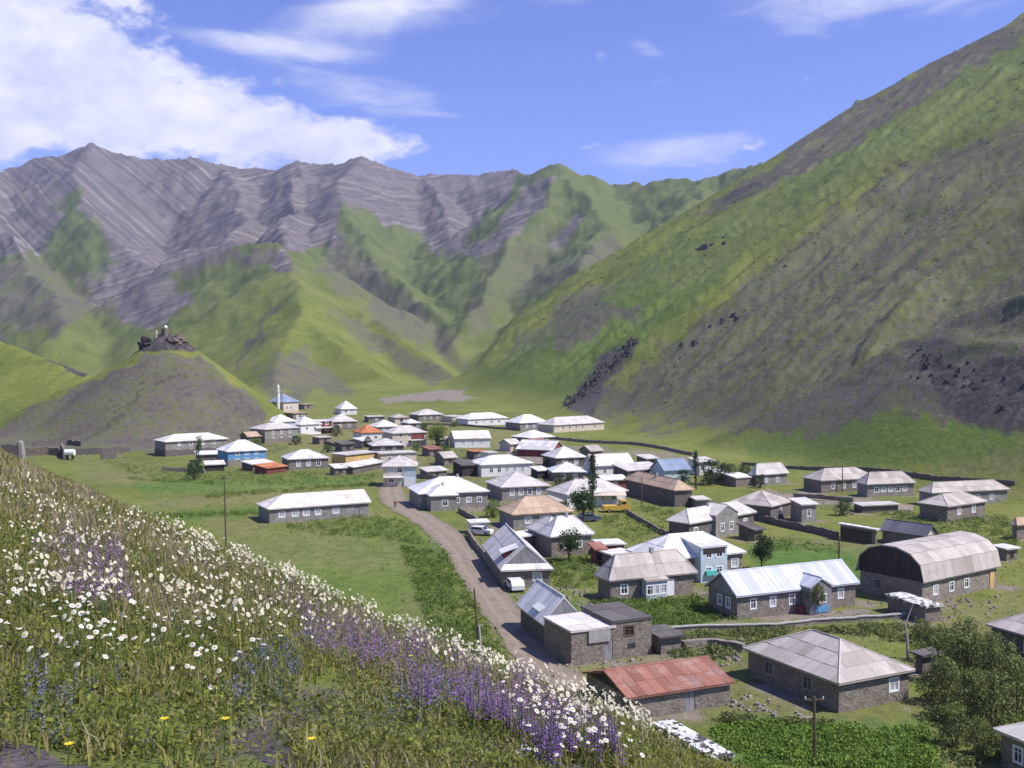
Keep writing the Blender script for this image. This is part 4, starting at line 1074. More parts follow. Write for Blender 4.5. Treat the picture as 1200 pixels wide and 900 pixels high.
H = simple('two_storey_house', 'house', 'two storey house with beige hip roof and pale blue corner at the road end', (447, 547), (489.5, 545), 534.2, L=(442, 546), b=8.5, h=4.6, wall='plaster_cream', rmat='slate_pale', nf=3, th=5)
H.box('blue_corner', H.a * .60, .26, -.2, H.a - .34, .42, 4.5, 'paint_pale_blue'); H.box('balcony', .4, -.7, 2.1, H.a * .6, .4, 2.3, 'white_paint'); H.box('white_gate', H.a * .62, .12, .1, H.a * .92, .25, 2.0, 'white_paint')
simple('white_roofed_shed', 'shed', 'grey roofed shed behind the white house near the orange roof', (431, 488.5), (452, 488), None, b=7, h=2.4, roof='flat', wall='stone', rmat='slate_pale', nf=1, group=SH)

def yards():
    """trodden earth around the houses, written into the ground's gravel and dry-grass masks"""
    o = TERRAIN[0]; me = o.data; n = len(me.vertices); co = np.empty(n * 3, np.float32); me.vertices.foreach_get('co', co); co = co.reshape(-1, 3)
    g = np.zeros(n)
    for X, Y, t, a, b in FOOT:
        i = np.nonzero((np.abs(co[:, 0] - X) < 30) & (np.abs(co[:, 1] - Y) < 30))[0]
        dx, dy = co[i, 0] - X, co[i, 1] - Y; lx, ly = dx * math.cos(t) + dy * math.sin(t), -dx * math.sin(t) + dy * math.cos(t)
        d = np.hypot(np.maximum(np.abs(lx - a / 2) - a / 2, 0), np.maximum(np.abs(ly - b / 2) - b / 2, 0))
        g[i] = np.maximum(g[i], sstep(5.5, .3, d))
    nz = fbm(co[:, 0] / 7, co[:, 1] / 7, 77, 3)
    A = np.empty(n * 4, np.float32); me.attributes['mask_a'].data.foreach_get('color', A); A = A.reshape(-1, 4)
    A[:, 2] = np.maximum(A[:, 2], np.clip(g * (.34 + .5 * nz), 0, .8)); me.attributes['mask_a'].data.foreach_set('color', A.ravel())
    B = np.empty(n * 4, np.float32); me.attributes['mask_b'].data.foreach_get('color', B); B = B.reshape(-1, 4)
    B[:, 1] = np.maximum(B[:, 1], np.clip(g * .4 + .5 * nz * g, 0, .8)); me.attributes['mask_b'].data.foreach_set('color', B.ravel())
# ---- small buildings that fill the gaps of the back rows
for nm, lab, B, R, b, h, rf, wl_, rm in [
    ('stone_shed', 'flat roofed stone shed below the white framed balcony house', (374, 513), (390, 512), 5, 2.2, 'flat', 'stone', 'slate_pale'),
    ('stone_shed', 'small stone shed with brown roof above the ochre yellow wall', (400, 521), (417, 520), 5, 2.2, 'shed', 'stone_dark', 'felt'),
    ('stone_shed', 'white roofed hut between the dark walled house and the orange roof', (424, 517), (437, 516), 5, 2.0, 'shed', 'plaster_grey', 'metal_white'),
    ('small_house', 'small hip roofed house at the back beside the riverbed meadow', (462, 489.5), (480, 489), 9, 2.6, 'hip', 'plaster_cream', 'slate'),
    ('small_house', 'small pale house behind the red balcony recess', (478, 496), (494, 495.5), 8, 2.5, 'hip', 'plaster_grey', 'metal_white'),
    ('stone_shed', 'rust roofed shed beside the bright green tree', (503, 527), (519, 526), 5, 2.0, 'shed', 'stone', 'rust'),
    ('stone_shed', 'slate roofed stone shed behind the dark timber shed', (520, 537), (537, 536), 6, 2.1, 'gable', 'stone', 'slate'),
    ('stone_shed', 'long low shed with grey roof between road end and dark timber shed', (500, 553), (526, 551), 4, 1.8, 'shed', 'stone', 'slate_pale'),
    ('stone_shed', 'pale shed beside the gravel patch below the long white hip roof', (598, 521), (612, 520), 6, 2.2, 'gable', 'plaster_cream', 'slate_pale'),
    ('stone_shed', 'little dark shed beside the broad white roofed shed', (630, 552), (645, 551), 4, 1.9, 'shed', 'planks_dark', 'metal_white'),
    ('stone_shed', 'slate roofed hut above the long white gabled house', (692, 529), (708, 528), 6, 2.1, 'gable', 'stone', 'slate'),
    ('stone_shed', 'pale roofed hut beside the blue grey gabled house', (757, 538), (774, 537), 5, 2.2, 'shed', 'stone_dark', 'slate_pale'),
    ('stone_shed', 'small grey shed in front of the pale pyramid hip roof', (648, 589), (662, 587), 4, 2.0, 'shed', 'stone', 'slate'),
    ('stone_shed', 'tiny tan roofed shed beside the mosque', (356, 474), (368, 473.5), 6, 2.4, 'flat', 'stone', 'slate_tan'),
    ('stone_shed', 'low white roofed shed below the stone house with white hip roof', (392, 549), (408, 548), 4, 1.8, 'shed', 'stone', 'metal_white'),
    ('stone_shed', 'brown roofed shed behind the tall grey house', (290, 512), (308, 511), 6, 2.4, 'gable', 'stone_dark', 'slate_tan'),
    ('stone_shed', 'small white roofed hut behind the square peaked house', (842, 556), (858, 555), 5, 2.0, 'shed', 'stone', 'metal_white'),
    ('stone_shed', 'dark roofed lean-to beside the house with the triangular dormer', (884, 622), (898, 620), 4, 1.8, 'shed', 'stone_dark', 'felt'),
]:
    simple(nm, 'house' if nm == 'small_house' else 'shed', lab, B, R, b=b, h=h, roof=rf, rise=.7 if rf == 'shed' else 1.4, wall=wl_, rmat=rm, nf=1, style='d', group='houses of the village' if nm == 'small_house' else SH)
yards()

# ------------------------------------------------------------------ road, walls, poles
def road_mat():
    m = NT('road')
    n = m.noise(.5, 6, .65); f = m.noise(4, 4, .65)
    c = m.ramp(m.math('ADD', m.math('MULTIPLY', n, .6), m.math('MULTIPLY', f, .4)), (.35, (.175, .135, .100)), (.52, (.25, .20, .152)), (.68, (.34, .285, .225)))
    at_ = m.node('ShaderNodeAttribute'); at_.attribute_name = 'cross'
    x = m.math('ADD', at_.outputs['Fac'], m.math('MULTIPLY', m.math('SUBTRACT', m.noise(.12, 3, .6), .5), .25))
    rut = m.math('ABSOLUTE', m.math('SUBTRACT', m.math('ABSOLUTE', m.math('SUBTRACT', x, .5)), .17))      # two wheel tracks
    c = m.mix(m.math('MULTIPLY', m.step(rut, .09, .02), .55), c, (.30, .25, .20))
    edge = m.math('ADD', m.math('ABSOLUTE', m.math('SUBTRACT', x, .5)), m.math('MULTIPLY', m.math('SUBTRACT', n, .5), .5))
    c = m.mix(m.step(edge, .36, .50), c, m.mix(f, (.10, .12, .04), (.20, .19, .09)))
    c = m.mix(m.step(m.math('ADD', m.math('MULTIPLY', f, .5), m.math('MULTIPLY', n, .5)), .58, .66), c, (.12, .098, .08))
    m.bump(m.math('ADD', f, m.math('MULTIPLY', rut, 1.2)), .6, .1); m.done(c, .95)
road_mat()
def gpt(u, v):
    d = ray(u, v); ys = np.geomspace(55, 1200, 400); g = land(d[0] / d[1] * ys, ys) - d[2] / d[1] * ys
    i = int(np.nonzero(g > 0)[0][0]); t = g[i - 1] / (g[i - 1] - g[i]); y = ys[i - 1] + t * (ys[i] - ys[i - 1])
    return np.array([d[0] / d[1] * y, y])
def strip(name, left, right, mat, lift, nu=14, nv=90, rough=.25):
    Lp, Rp = np.array([gpt(*p) for p in left]), np.array([gpt(*p) for p in right])
    def res(P):
        s = np.r_[0, np.cumsum(np.hypot(*np.diff(P, axis=0).T))]; t = np.linspace(0, s[-1], nv)
        return np.stack([np.interp(t, s, P[:, i]) for i in (0, 1)], 1)
    Lp, Rp = res(Lp), res(Rp)
    w = np.linspace(0, 1, nu)[None, :, None]
    G = Lp[:, None] * (1 - w) + Rp[:, None] * w
    nz = fbm(G[..., 0] / 3, G[..., 1] / 3, 5, 3) * rough
    G[:, 0, 0] += nz[:, 0] * 3; G[:, -1, 0] += nz[:, -1] * 3
    x, y = G[..., 0].ravel(), G[..., 1].ravel()
    z = height(x, y) + lift + .03 * fbm(x / 2, y / 2, 8, 2)
    idx = np.arange(nv * nu).reshape(nv, nu)
    q = np.stack([idx[:-1, :-1], idx[:-1, 1:], idx[1:, 1:], idx[1:, :-1]], -1).reshape(-1, 4)
    o = mesh_obj(name, np.stack([x, y, z], 1), q, mat, smooth=True)
    a = o.data.attributes.new('cross', 'FLOAT', 'POINT'); a.data.foreach_set('value', np.tile(np.linspace(0, 1, nu), nv).astype(np.float32))
    return o
structure(strip('road', [(640, 828), (622, 800), (604, 778), (586, 752), (566, 722), (548, 692), (530, 664), (512, 638), (490, 616), (466, 602), (446, 590), (441, 577), (448, 566)],
                [(716, 806), (686, 790), (664, 782), (640, 752), (612, 716), (590, 690), (572, 664), (556, 640), (540, 622), (516, 608), (494, 597), (478, 584), (472, 567)], 'road', .06),
          'brown gravel road running down past the village houses', 'road')
structure(strip('path', [(884, 580), (935, 585), (1000, 590), (1070, 600)], [(884, 577), (935, 580), (1000, 584), (1070, 592)], 'road', .05, 5, 40), 'gravel lane in front of the slate roofed houses', 'path')

def stone_wall(label, pts, h=1.0, w=.45, mat='stone', name='stone_wall', cat='wall', cap=None):
    P = np.array([gpt(*p) for p in pts]); s = np.r_[0, np.cumsum(np.hypot(*np.diff(P, axis=0).T))]
    n = max(4, int(s[-1] / .8)); t = np.linspace(0, s[-1], n)
    Q = np.stack([np.interp(t, s, P[:, i]) for i in (0, 1)], 1); T = np.gradient(Q, axis=0); T /= np.linalg.norm(T, axis=1)[:, None]
    N = np.stack([-T[:, 1], T[:, 0]], 1); z = height(Q[:, 0], Q[:, 1])
    hh = h * (1 + .22 * fbm(t / 1.6, t * 0, 3, 3)); r = MB()
    V = []
    for i in range(n):
        for sd, zz in ((-1, -.6), (-1, 1), (1, 1), (1, -.6)):
            k = .5 * w * (1 if zz < 0 else .8)
            V.append((*(Q[i] + sd * N[i] * k), z[i] + (hh[i] if zz > 0 else zz)))
    Fc = [(4 * i + j, 4 * i + (j + 1) % 4, 4 * i + 4 + (j + 1) % 4, 4 * i + 4 + j) for i in range(n - 1) for j in range(4)] + [(0, 1, 2, 3), (4 * n - 4, 4 * n - 3, 4 * n - 2, 4 * n - 1)]
    r.add(V, Fc); o = r.build(name, mat); tag(o, label, cat, 'stone walls of the village')
    if cap:
        c = MB()
        for i in range(n - 1):
            a, b = Q[i] - N[i] * w * .6, Q[i] + N[i] * w * .6; a2, b2 = Q[i + 1] - N[i + 1] * w * .6, Q[i + 1] + N[i + 1] * w * .6
            z1, z2 = z[i] + hh[i] - .02, z[i + 1] + hh[i + 1] - .02
            c.add([(*a, z1), (*b, z1), (*b2, z2), (*a2, z2), (*a, z1 + .1), (*b, z1 + .1), (*b2, z2 + .1), (*a2, z2 + .1)], [(0, 1, 2, 3), (4, 5, 6, 7), (0, 3, 7, 4), (1, 2, 6, 5), (0, 1, 5, 4), (2, 3, 7, 6)])
        c.build('coping', cap, o)
    return o
stone_wall('long low garden wall with pale coping above the slate roofed near house', [(772, 741), (830, 738), (900, 737), (960, 731), (1062, 724)], .5, .45, 'stone', cap='concrete')
stone_wall('low stone wall along the road beside the tiny kiosk', [(549, 628), (556, 640), (566, 652), (574, 664)], 1.1)
stone_wall('dark stone wall in front of the long dark walled house', [(884, 609), (920, 618), (960, 626), (982, 632)], 1.2, .5, 'stone_dark')
stone_wall('long dark terrace wall below the big slope', [(640, 514), (690, 519), (740, 521), (780, 527), (812, 534)], 1.0, .7, 'stone')
stone_wall('dark terrace wall behind the slate roofed houses at the slope foot', [(870, 545), (940, 550), (1060, 556), (1100, 562), (1190, 568)], .8, .6, 'stone_dark')
stone_wall('crooked garden wall beside the yellow truck', [(736, 602), (752, 612), (772, 624), (790, 632)], .8, .4, 'stone')
stone_wall('rubble wall between the stone building and the near slate house', [(800, 762), (830, 758), (872, 764)], .9, .9, 'stone')
stone_wall('garden wall below the grey house at the road bend', [(538, 600), (556, 610), (572, 622)], .9, .5, 'stone')
stone_wall('field wall below the sheds of the blue house', [(190, 552), (222, 553), (240, 555)], 1.0, .6, 'stone')
# roofless ruins at the left edge
for i, (pts, h, lab) in enumerate([([(2, 533), (24, 533)], 3.0, 'tall dark ruined wall at the end of the meadow'), ([(28, 534), (58, 533), (70, 534)], 2.2, 'broken brown ruin wall beside the tall dark ruin'),
                                    ([(72, 530), (76, 538)], 2.8, 'upright ruin stub beside the white water tank'), ([(88, 533), (120, 532), (152, 530)], 1.8, 'long crumbling ruin wall behind the white water tank'),
                                    ([(40, 523), (80, 521), (96, 523)], 1.6, 'upper ruin wall on the bank above the meadow'), ([(118, 538), (136, 537)], 1.6, 'short ruin wall at the meadow edge')]):
    stone_wall(lab, pts, h, .9, 'mud_wall' if i in (1, 2) else 'stone_dark', 'ruined_wall')

def pole(label, base, top_v, lean=0.0, r=.13, stub=False, arms=1, name='utility_pole'):
    p = gpt(*base); z = gz(*p); top = at(base[0], top_v, p[1])[2] - z
    o = empty(name, (p[0], p[1], z)); tag(o, label, 'pole', 'utility poles of the valley')
    m = MB(); m.tube([(0, 0, -.4), (lean * top * .5, 0, top * .5), (lean * top, 0, top)], [r, r * .9, r * .7], 7); m.build('shaft', 'wood', o)
    if stub: m = MB(); m.tube([(.16, -.05, -.5), (.16 + lean * top * .45, -.05, top * .45)], [.17, .15], 6); m.build('concrete_stub', 'concrete', o)
    for k in range(arms):
        zz = top * (.95 - .08 * k); m = MB(); m.box(lean * zz - .75, -.06, zz - .06, lean * zz + .75, .06, zz + .06); c = m.build('crossarm', 'wood', o)
        for s in (-.65, 0.0, .65): m = MB(); m.tube([(lean * zz + s, 0, zz + .05), (lean * zz + s, 0, zz + .22)], .05, 6); m.build('insulator', 'white_paint', c)
pole('wooden pole on a pale stub between the road and the flower slope', (562, 768), 690, -.08, stub=True, arms=0)
pole('wooden pole with white fittings standing alone in the meadow', (265, 640), 556, -.02, arms=1)
pole('dark pole behind the blue roofed house', (983, 680), 628, 0, arms=0, stub=True)
pole('pole with crossarm in the potato field', (955, 894), 816, -.02, arms=1)
pole('pole in front of the long slate house at the slope foot', (987, 577), 546, 0, arms=0)
pole('pole beside the slate house with the row of windows', (1026, 581), 552, 0, arms=0)
pole('pole beside the dark stone house with the whitewashed side', (1097, 590), 566, 0, arms=0)
pole('pole beside the tan roofed blank walled house', (752, 590), 560, 0, arms=0)
pole('pole among the shrubs by the young poplar', (816, 574), 553, 0, arms=0)

# ------------------------------------------------------------------ vehicles
plain_mat('car_white', (.72, .72, .71), .06, 2, .3, spec=.5); plain_mat('car_yellow', (.62, .40, .06), .12, 2, .4, spec=.5); plain_mat('tyre', (.02, .02, .02), .2, 4, .9)
plain_mat('car_blue', (.08, .10, .16), .1, 2, .3, spec=.5)
def car(label, base, rz, mat='car_white', truck=False):
    p = gpt(*base); o = empty('parked_truck' if truck else 'parked_car', (p[0], p[1], gz(*p) + .02), math.radians(rz)); tag(o, label, 'truck' if truck else 'car', 'vehicles parked in the village')
    L, W = (5.2, 2.1) if truck else (4.1, 1.65)
    prof = [(0, .35), (L, .35), (L, .8), (L * .97, .95), (L * .74, 1.0), (L * .62, 1.45), (L * .16, 1.45), (L * .03, .98), (0, .9)] if not truck else \
           [(0, .5), (L, .5), (L, 1.35), (L * .92, 1.55), (L * .86, 2.25), (L * .64, 2.3), (L * .62, 1.3), (0, 1.3)]
    m = MB(); m.prism([(x - L / 2, -W / 2, z) for x, z in prof], (0, W, 0)); b = m.build('body', mat, o)
    for s in (-1, 1):
        m = MB()
        if truck: m.box(L * .16, s * W / 2 - .02, 1.6, L * .34, s * W / 2 + .02, 2.1)
        else: m.prism([(L * (.19 - .5), s * W / 2 - .015, 1.03), (L * (.69 - .5), s * W / 2 - .015, 1.03), (L * (.60 - .5), s * W / 2 - .015, 1.37), (L * (.2 - .5), s * W / 2 - .015, 1.37)], (0, .03, 0))
        m.build('side_window', 'glass', b)
        for x in (L * .19 - L / 2, L * .80 - L / 2):
            m = MB(); m.tube([(x, s * (W / 2 - .2), .34), (x, s * (W / 2 + .02), .34)], .34, 12); w = m.build('wheel', 'tyre', o)
            m = MB(); m.tube([(x, s * (W / 2 - .1), .34), (x, s * (W / 2 + .04), .34)], .17, 8); m.build('rim', 'concrete', w)
    m = MB()
    if truck: m.add([(L * .365, -W * .42, 1.6), (L * .365, W * .42, 1.6), (L * .352, W * .42, 2.15), (L * .352, -W * .42, 2.15)], [(0, 1, 2, 3)])
    else: m.prism([(L * .245, -W * .44, 1.02), (L * .245, W * .44, 1.02), (L * .135, W * .40, 1.42), (L * .135, -W * .40, 1.42)], (.03, 0, .01))
    m.build('windscreen', 'glass', b)
    for s in (-1, 1): m = MB(); m.box(L / 2 - .02, s * W * .36 - .14, .62, L / 2 + .03, s * W * .36 + .14, .8); m.build('headlight', 'white_paint', b)
car('white car parked in front of the half hipped roadside house', (603, 691), 104)
car('white car parked by the roadside kiosk wall', (563, 627), -20)
car('dark blue car parked behind the patched pyramid roof', (690, 611), 15, 'car_blue')
car('yellow truck with white cover in the garden below the tall poplar', (722, 600), 8, 'car_yellow', True)
car('small white car at the back of the village by the open valley', (597, 500), 10)
def awning():
    p = gpt(715, 597); o = empty('canvas_awning', (p[0], p[1] + 3.5, gz(*p))); tag(o, 'cream canvas awning on posts behind the yellow truck', 'awning')
    m = MB(); m.prism([(-4, -1.6, 2.4), (3.4, -1.6, 2.4), (3.4, 1.6, 2.9), (-4, 1.6, 2.9)], (0, 0, .06)); m.build('canvas', 'plaster_cream', o)
    for x in (-3.8, 3.2):
        for y in (-1.5, 1.5): m = MB(); m.box(x, y - .05, -.2, x + .1, y + .05, 2.4 if y < 0 else 2.88); m.build('post', 'wood', o)
awning()
# white water tank by the ruins, marker stone on the crest
p = gpt(82, 539); t_ = empty('water_tank', (p[0], p[1], gz(*p))); tag(t_, 'white water tank on a dark stand beside the ruins', 'water tank')
m = MB(); m.tube([(-1.3, 0, 2.1), (1.3, 0, 2.1)], .9, 12); m.build('tank', 'white_paint', t_)
for s in (-.9, .7): m = MB(); m.box(s, -.7, -.2, s + .25, .7, 1.4); m.build('stand', 'planks_dark', t_)

# ------------------------------------------------------------------ ruined tower on the knoll
def tower():
    x, y = at(194, 390, 390.5)[:2]; z = gz(x, y)
    o = empty('ruined_tower', (x, y, z)); tag(o, 'ruined stone tower with white dome top on the grey knoll', 'tower'); o.scale = (.62, .62, .50)
    k = MB(); rg = random.Random(3)
    m = MB()
    for i in range(9):
        a = i / 9 * 2 * math.pi; m.tube([(0, 0, 0), (0, 0, .01)], .01, 3)
    m = MB(); m.tube([(0, 0, -2.5), (0, 0, 2.0), (.1, 0, 4.6)], [2.2, 1.7, 1.4], 10); m.build('wall', 'mud_wall', o)
    m = MB(); m.tube([(.1, 0, 4.5), (.1, 0, 5.4), (.1, 0, 6.3), (.1, 0, 6.9)], [1.0, 1.1, .7, .1], 10); m.build('dome', 'plaster_white', o)
    m = MB(); m.box(-2.4, -.6, -2, -1.3, 1.0, 4.3); m.build('buttress', 'stone_dark', o)
    m = MB(); m.tube([(-5.4, 0, -3), (-5.4, 0, 2.2), (-5.4, 0, 3.0)], [.8, .65, .2], 8); m.build('turret', 'plaster_cream', o)
    m = MB(); m.box(-4.6, -.5, -3, 3.6, .5, .6); m.build('broken_wall', 'mud_wall', o)
tower()
plain_mat('cliff', (.075, .064, .062), .5, .6, .95)
def crag(label, u, v, y, sx, sz, seed, sy=None, mat='cliff'):
    P = at(u, v, y); rg = np.random.RandomState(seed)
    bm = bmesh.new(); bmesh.ops.create_icosphere(bm, subdivisions=4, radius=1)
    for w in bm.verts:
        c = np.array(w.co); n = 1 + .42 * float(fbm(np.array([c[0] * 1.7 + seed]), np.array([c[2] * 2.2 + c[1]]), seed, 4)[0])
        w.co = Vector((c[0] * sx * n, c[1] * (sy or sx) * n, c[2] * sz * n))
    me = bpy.data.meshes.new('rock_crag'); bm.to_mesh(me); bm.free(); me.materials.append(MATS[mat])
    o = bpy.data.objects.new('rock_crag', me); COL.objects.link(o); o.location = tuple(P); tag(o, label, 'rock')
crag('dark rock crag on the shoulder of the knoll below the ruined tower', 172, 404, 387.5, 2.6, 2.9, 5, 2.5)
plain_mat('brown_rock', (.17, .135, .11), .5, .5, .95)
crag('brown uneven rock outcrop under the ruined tower', 205, 403, 389.5, 3.8, 2.9, 8, 3.0, 'brown_rock')

# ------------------------------------------------------------------ trees
def leaf_mat(name, lo, hi):
    m = NT(name); a = m.node('ShaderNodeAttribute'); a.attribute_name = 'tone'
    col = m.mix(a.outputs['Fac'], lo, hi)
    m.bsdf.inputs['Specular IOR Level'].default_value = .2
    m.done(col, .7)
    tr = m.node('ShaderNodeBsdfTranslucent'); m.l.new(col, tr.inputs['Color'])
    mx = m.node('ShaderNodeMixShader'); mx.inputs[0].default_value = .25
    m.l.new(m.bsdf.outputs[0], mx.inputs[1]); m.l.new(tr.outputs[0], mx.inputs[2])
    m.l.new(mx.outputs[0], m.n['Material Output'].inputs['Surface'])
leaf_mat('leaf_dark', (.030, .058, .022), (.085, .135, .042))
leaf_mat('leaf_green', (.070, .130, .026), (.225, .30, .060))
leaf_mat('leaf_olive', (.095, .125, .038), (.245, .28, .090))
leaf_mat('leaf_lush', (.095, .175, .026), (.25, .36, .060))
def quads(name, C, S, mat, parent, rng, tone=None, asp=.6, up=0.0):
    """leaf faces at centres C with sizes S"""
    n = len(C); d = rng.normal(size=(n, 3)); d[:, 2] = d[:, 2] * (1 - up * .6) + up; d /= np.linalg.norm(d, axis=1)[:, None]
    e = np.cross(d, rng.normal(size=(n, 3))); e /= np.linalg.norm(e, axis=1)[:, None] + 1e-9
    d = d * S[:, None]; e = e * (S * asp)[:, None]
    V = np.stack([C - d * .5, C + e * .5, C + d * .5, C - e * .5], 1).reshape(-1, 3)
    o = mesh_obj(name, V, np.arange(4 * n).reshape(n, 4), mat, parent)
    t = rng.rand(n) if tone is None else tone
    a = o.data.attributes.new('tone', 'FLOAT', 'POINT'); a.data.foreach_set('value', np.repeat(t, 4).astype(np.float32))
    return o
TREES = {}
def make_tree(kind, seed):
    """unit tree (height 1): trunk, limbs and a crown of leaf clumps"""
    rng = np.random.RandomState(seed); rg = random.Random(seed)
    m = MB(); cl = []
    if kind == 'poplar':
        m.tube([(0, 0, -.05), (.01, 0, .5), (0, .005, .97)], [.016, .012, .004], 7)
        for i in range(16):
            z = .42 + .5 * i / 16; a = rg.uniform(0, 6.28); q = .05 + .05 * math.sin((z - .4) / .6 * math.pi)
            m.tube([(0, 0, z - .06), (q * math.cos(a) * .6, q * math.sin(a) * .6, z)], [.005, .002], 4)
        for i in range(60):
            t = rg.random(); z = .46 + .53 * t; r = .062 * math.sin(min(1, .12 + t * .95) * math.pi) ** .6 * rg.uniform(.4, 1)
            a = rg.uniform(0, 6.28); cl.append((r * math.cos(a), r * math.sin(a), z, .030))
        for i in range(10): a = rg.uniform(0, 6.28); cl.append((.02 * math.cos(a), .02 * math.sin(a), rg.uniform(.12, .45), .014))
        per, ls = 34, .022
    elif kind == 'column':
        m.tube([(0, 0, -.05), (0, 0, .9)], [.02, .006], 6)
        for i in range(60):
            z = rg.uniform(.06, 1); a = rg.uniform(0, 6.28); r = .09 * rg.random() ** .5 * (1.15 - .4 * z); cl.append((r * math.cos(a), r * math.sin(a), z, .04))
        per, ls = 30, .03
    elif kind == 'shrub':
        for i in range(9):
            a = rg.uniform(0, 6.28); b = rg.uniform(.15, .5); m.tube([(.03 * math.cos(a), .03 * math.sin(a), -.05), (b * .5 * math.cos(a), b * .5 * math.sin(a), .45), (b * math.cos(a), b * math.sin(a), rg.uniform(.6, .95))], [.018, .012, .004], 5)
        for i in range(70):
            a = rg.uniform(0, 6.28); z = rg.random() ** .8; r = .52 * math.sqrt(rg.random()) * (1.05 - .55 * z); cl.append((r * math.cos(a), r * math.sin(a), .06 + .92 * z, .085))
        per, ls = 34, .055
    else:
        m.tube([(0, 0, -.05), (.01, .01, .2), (.02, 0, .45)], [.035, .026, .016], 7)
        for i in range(9):
            a = i / 9 * 6.28 + rg.uniform(-.3, .3); z = rg.uniform(.22, .45); q = rg.uniform(.2, .34)
            m.tube([(.015, 0, z), (q * .5 * math.cos(a), q * .5 * math.sin(a), z + .16), (q * math.cos(a), q * math.sin(a), z + rg.uniform(.25, .4))], [.012, .008, .003], 5)
        for i in range(70):
            v = rng.normal(size=3); v /= np.linalg.norm(v); k = rg.random() ** .4
            s = 1 + .3 * math.sin(3 * math.atan2(v[1], v[0]) + seed)
            cl.append((v[0] * .36 * k * s, v[1] * .36 * k * s, .62 + v[2] * .36 * k, .085))
        per, ls = 38, .055
    C, T = [], []
    for x, y, z, r in cl:
        k = int(per * rg.uniform(.5, 1.3)); C.append(np.array([x, y, z]) + rng.normal(size=(k, 3)) * r * .62); T.append(np.clip(rng.rand(k) * .6 + rg.uniform(0, .4), 0, 1))
    C = np.concatenate(C); T = np.concatenate(T); S = ls * rng.uniform(.6, 1.35, len(C))
    return m, C, S, T, rng
def tree(kind, label, base, top_v, mat='leaf_green', seed=1, wide=1.0, cat='tree', group=None, name=None):
    p = gpt(*base); z = gz(*p); h = at(base[0], top_v, p[1])[2] - z
    key = (kind, seed % 3, mat)
    o = empty(name or {'poplar': 'poplar_tree', 'column': 'poplar_tree', 'shrub': 'willow_shrub'}.get(kind, 'broadleaf_tree'), (p[0], p[1], z), seed * 1.3); tag(o, label, cat, group)
    o.scale = (h * wide, h * wide, h)
    if key not in TREES:
        m, C, S, T, rng = make_tree(kind, seed % 3 + 11)
        tr = m.build('trunk', 'wood', o); cr = quads('crown', C, S, mat, o, rng, T); TREES[key] = (tr.data, cr.data)
    else:
        for nm, d in zip(('trunk', 'crown'), TREES[key]):
            c = bpy.data.objects.new(nm, d); COL.objects.link(c); c.parent = o
    return o
tree('poplar', 'tall bare stemmed poplar with leafy top in the village centre', (694, 611), 533, 'leaf_dark', 0, 1.15)
tree('poplar', 'young dark poplar among shrubs near the blue grey gabled roof', (815, 572), 528, 'leaf_dark', 1, 1.3)
tree('column', 'narrow column shaped poplar in front of the two storey white roofed house', (233, 552), 511, 'leaf_dark', 0, 1.0)
tree('round', 'dark leafy tree below the tall bare stemmed poplar', (683, 614), 571, 'leaf_dark', 0, 1.0)
tree('round', 'round green tree in front of the patched pyramid roof', (667, 658), 617, 'leaf_dark', 1, .95)
tree('round', 'dense round tree beside the white metal dormer house', (893, 668), 627, 'leaf_dark', 2, 1.0)
tree('round', 'small tree in front of the boxed porch', (957, 720), 682, 'leaf_olive', 0, .7)
tree('round', 'bright green tree behind the whitewashed house', (512, 524), 496, 'leaf_green', 1, 1.1)
for i, (u, v, t, w) in enumerate([(832, 568, 540, 1.2), (852, 567, 543, 1.3), (872, 565, 545, 1.2), (801, 570, 551, 1.2), (890, 572, 556, 1.0)]):
    tree('shrub', 'dark bush in the shrub belt near the young poplar', (u, v), t, 'leaf_dark', i, w, 'shrub', 'shrubs near the young poplar')
for i, (u, v, t, w) in enumerate([(655, 572, 556, 1.4), (668, 571, 558, 1.2)]):
    tree('shrub', 'bush between the white roofs in the village centre', (u, v), t, 'leaf_dark', i, w, 'shrub', 'shrubs between the white roofs')
tree('shrub', 'dark round bush at the meadow edge below the two storey white roofed house', (228, 562), 541, 'leaf_dark', 1, 1.1, 'shrub')
tree('shrub', 'bush beside the road above the orange tan roof', (578, 606), 586, 'leaf_green', 2, 1.2, 'shrub')
tree('shrub', 'bush in the hedge behind the open fronted stone shed', (988, 604), 585, 'leaf_dark', 2, 1.2, 'shrub')
for i, (u, v, t, w) in enumerate([(1112, 800, 742, .9), (1142, 806, 744, .9), (1172, 816, 752, .9), (1106, 826, 772, .9), (1132, 846, 784, .95), (1162, 858, 790, .9), (1190, 838, 772, .9), (1098, 776, 735, 1.0),
                                  (1132, 772, 726, .9), (1160, 786, 742, 1.0), (1120, 875, 826, .9), (1150, 890, 845, .9), (1080, 752, 726, 1.0)]):
    tree('shrub', 'olive green willow bush in the thicket beside the near slate house', (u, v), t, 'leaf_olive', i, w, 'shrub', 'willow thicket beside the near slate house')
def dead_tree():
    p = gpt(1064, 772); z = gz(*p); h = at(1064, 722, p[1])[2] - z
    o = empty('dead_tree', (p[0], p[1], z)); tag(o, 'pale leaning dead trunk at the end of the garden wall', 'tree')
    m = MB(); m.tube([(0, 0, -.3), (-.1, 0, h * .5), (-.3, 0, h * .8), (-1.3, 0, h * 1.02)], [.16, .13, .1, .05], 7); m.build('trunk', 'concrete', o)
    m = MB(); m.tube([(-.3, 0, h * .8), (.2, .1, h * 1.1), (.5, .2, h * 1.25)], [.07, .05, .02], 6); m.build('branch', 'concrete', o)
dead_tree()

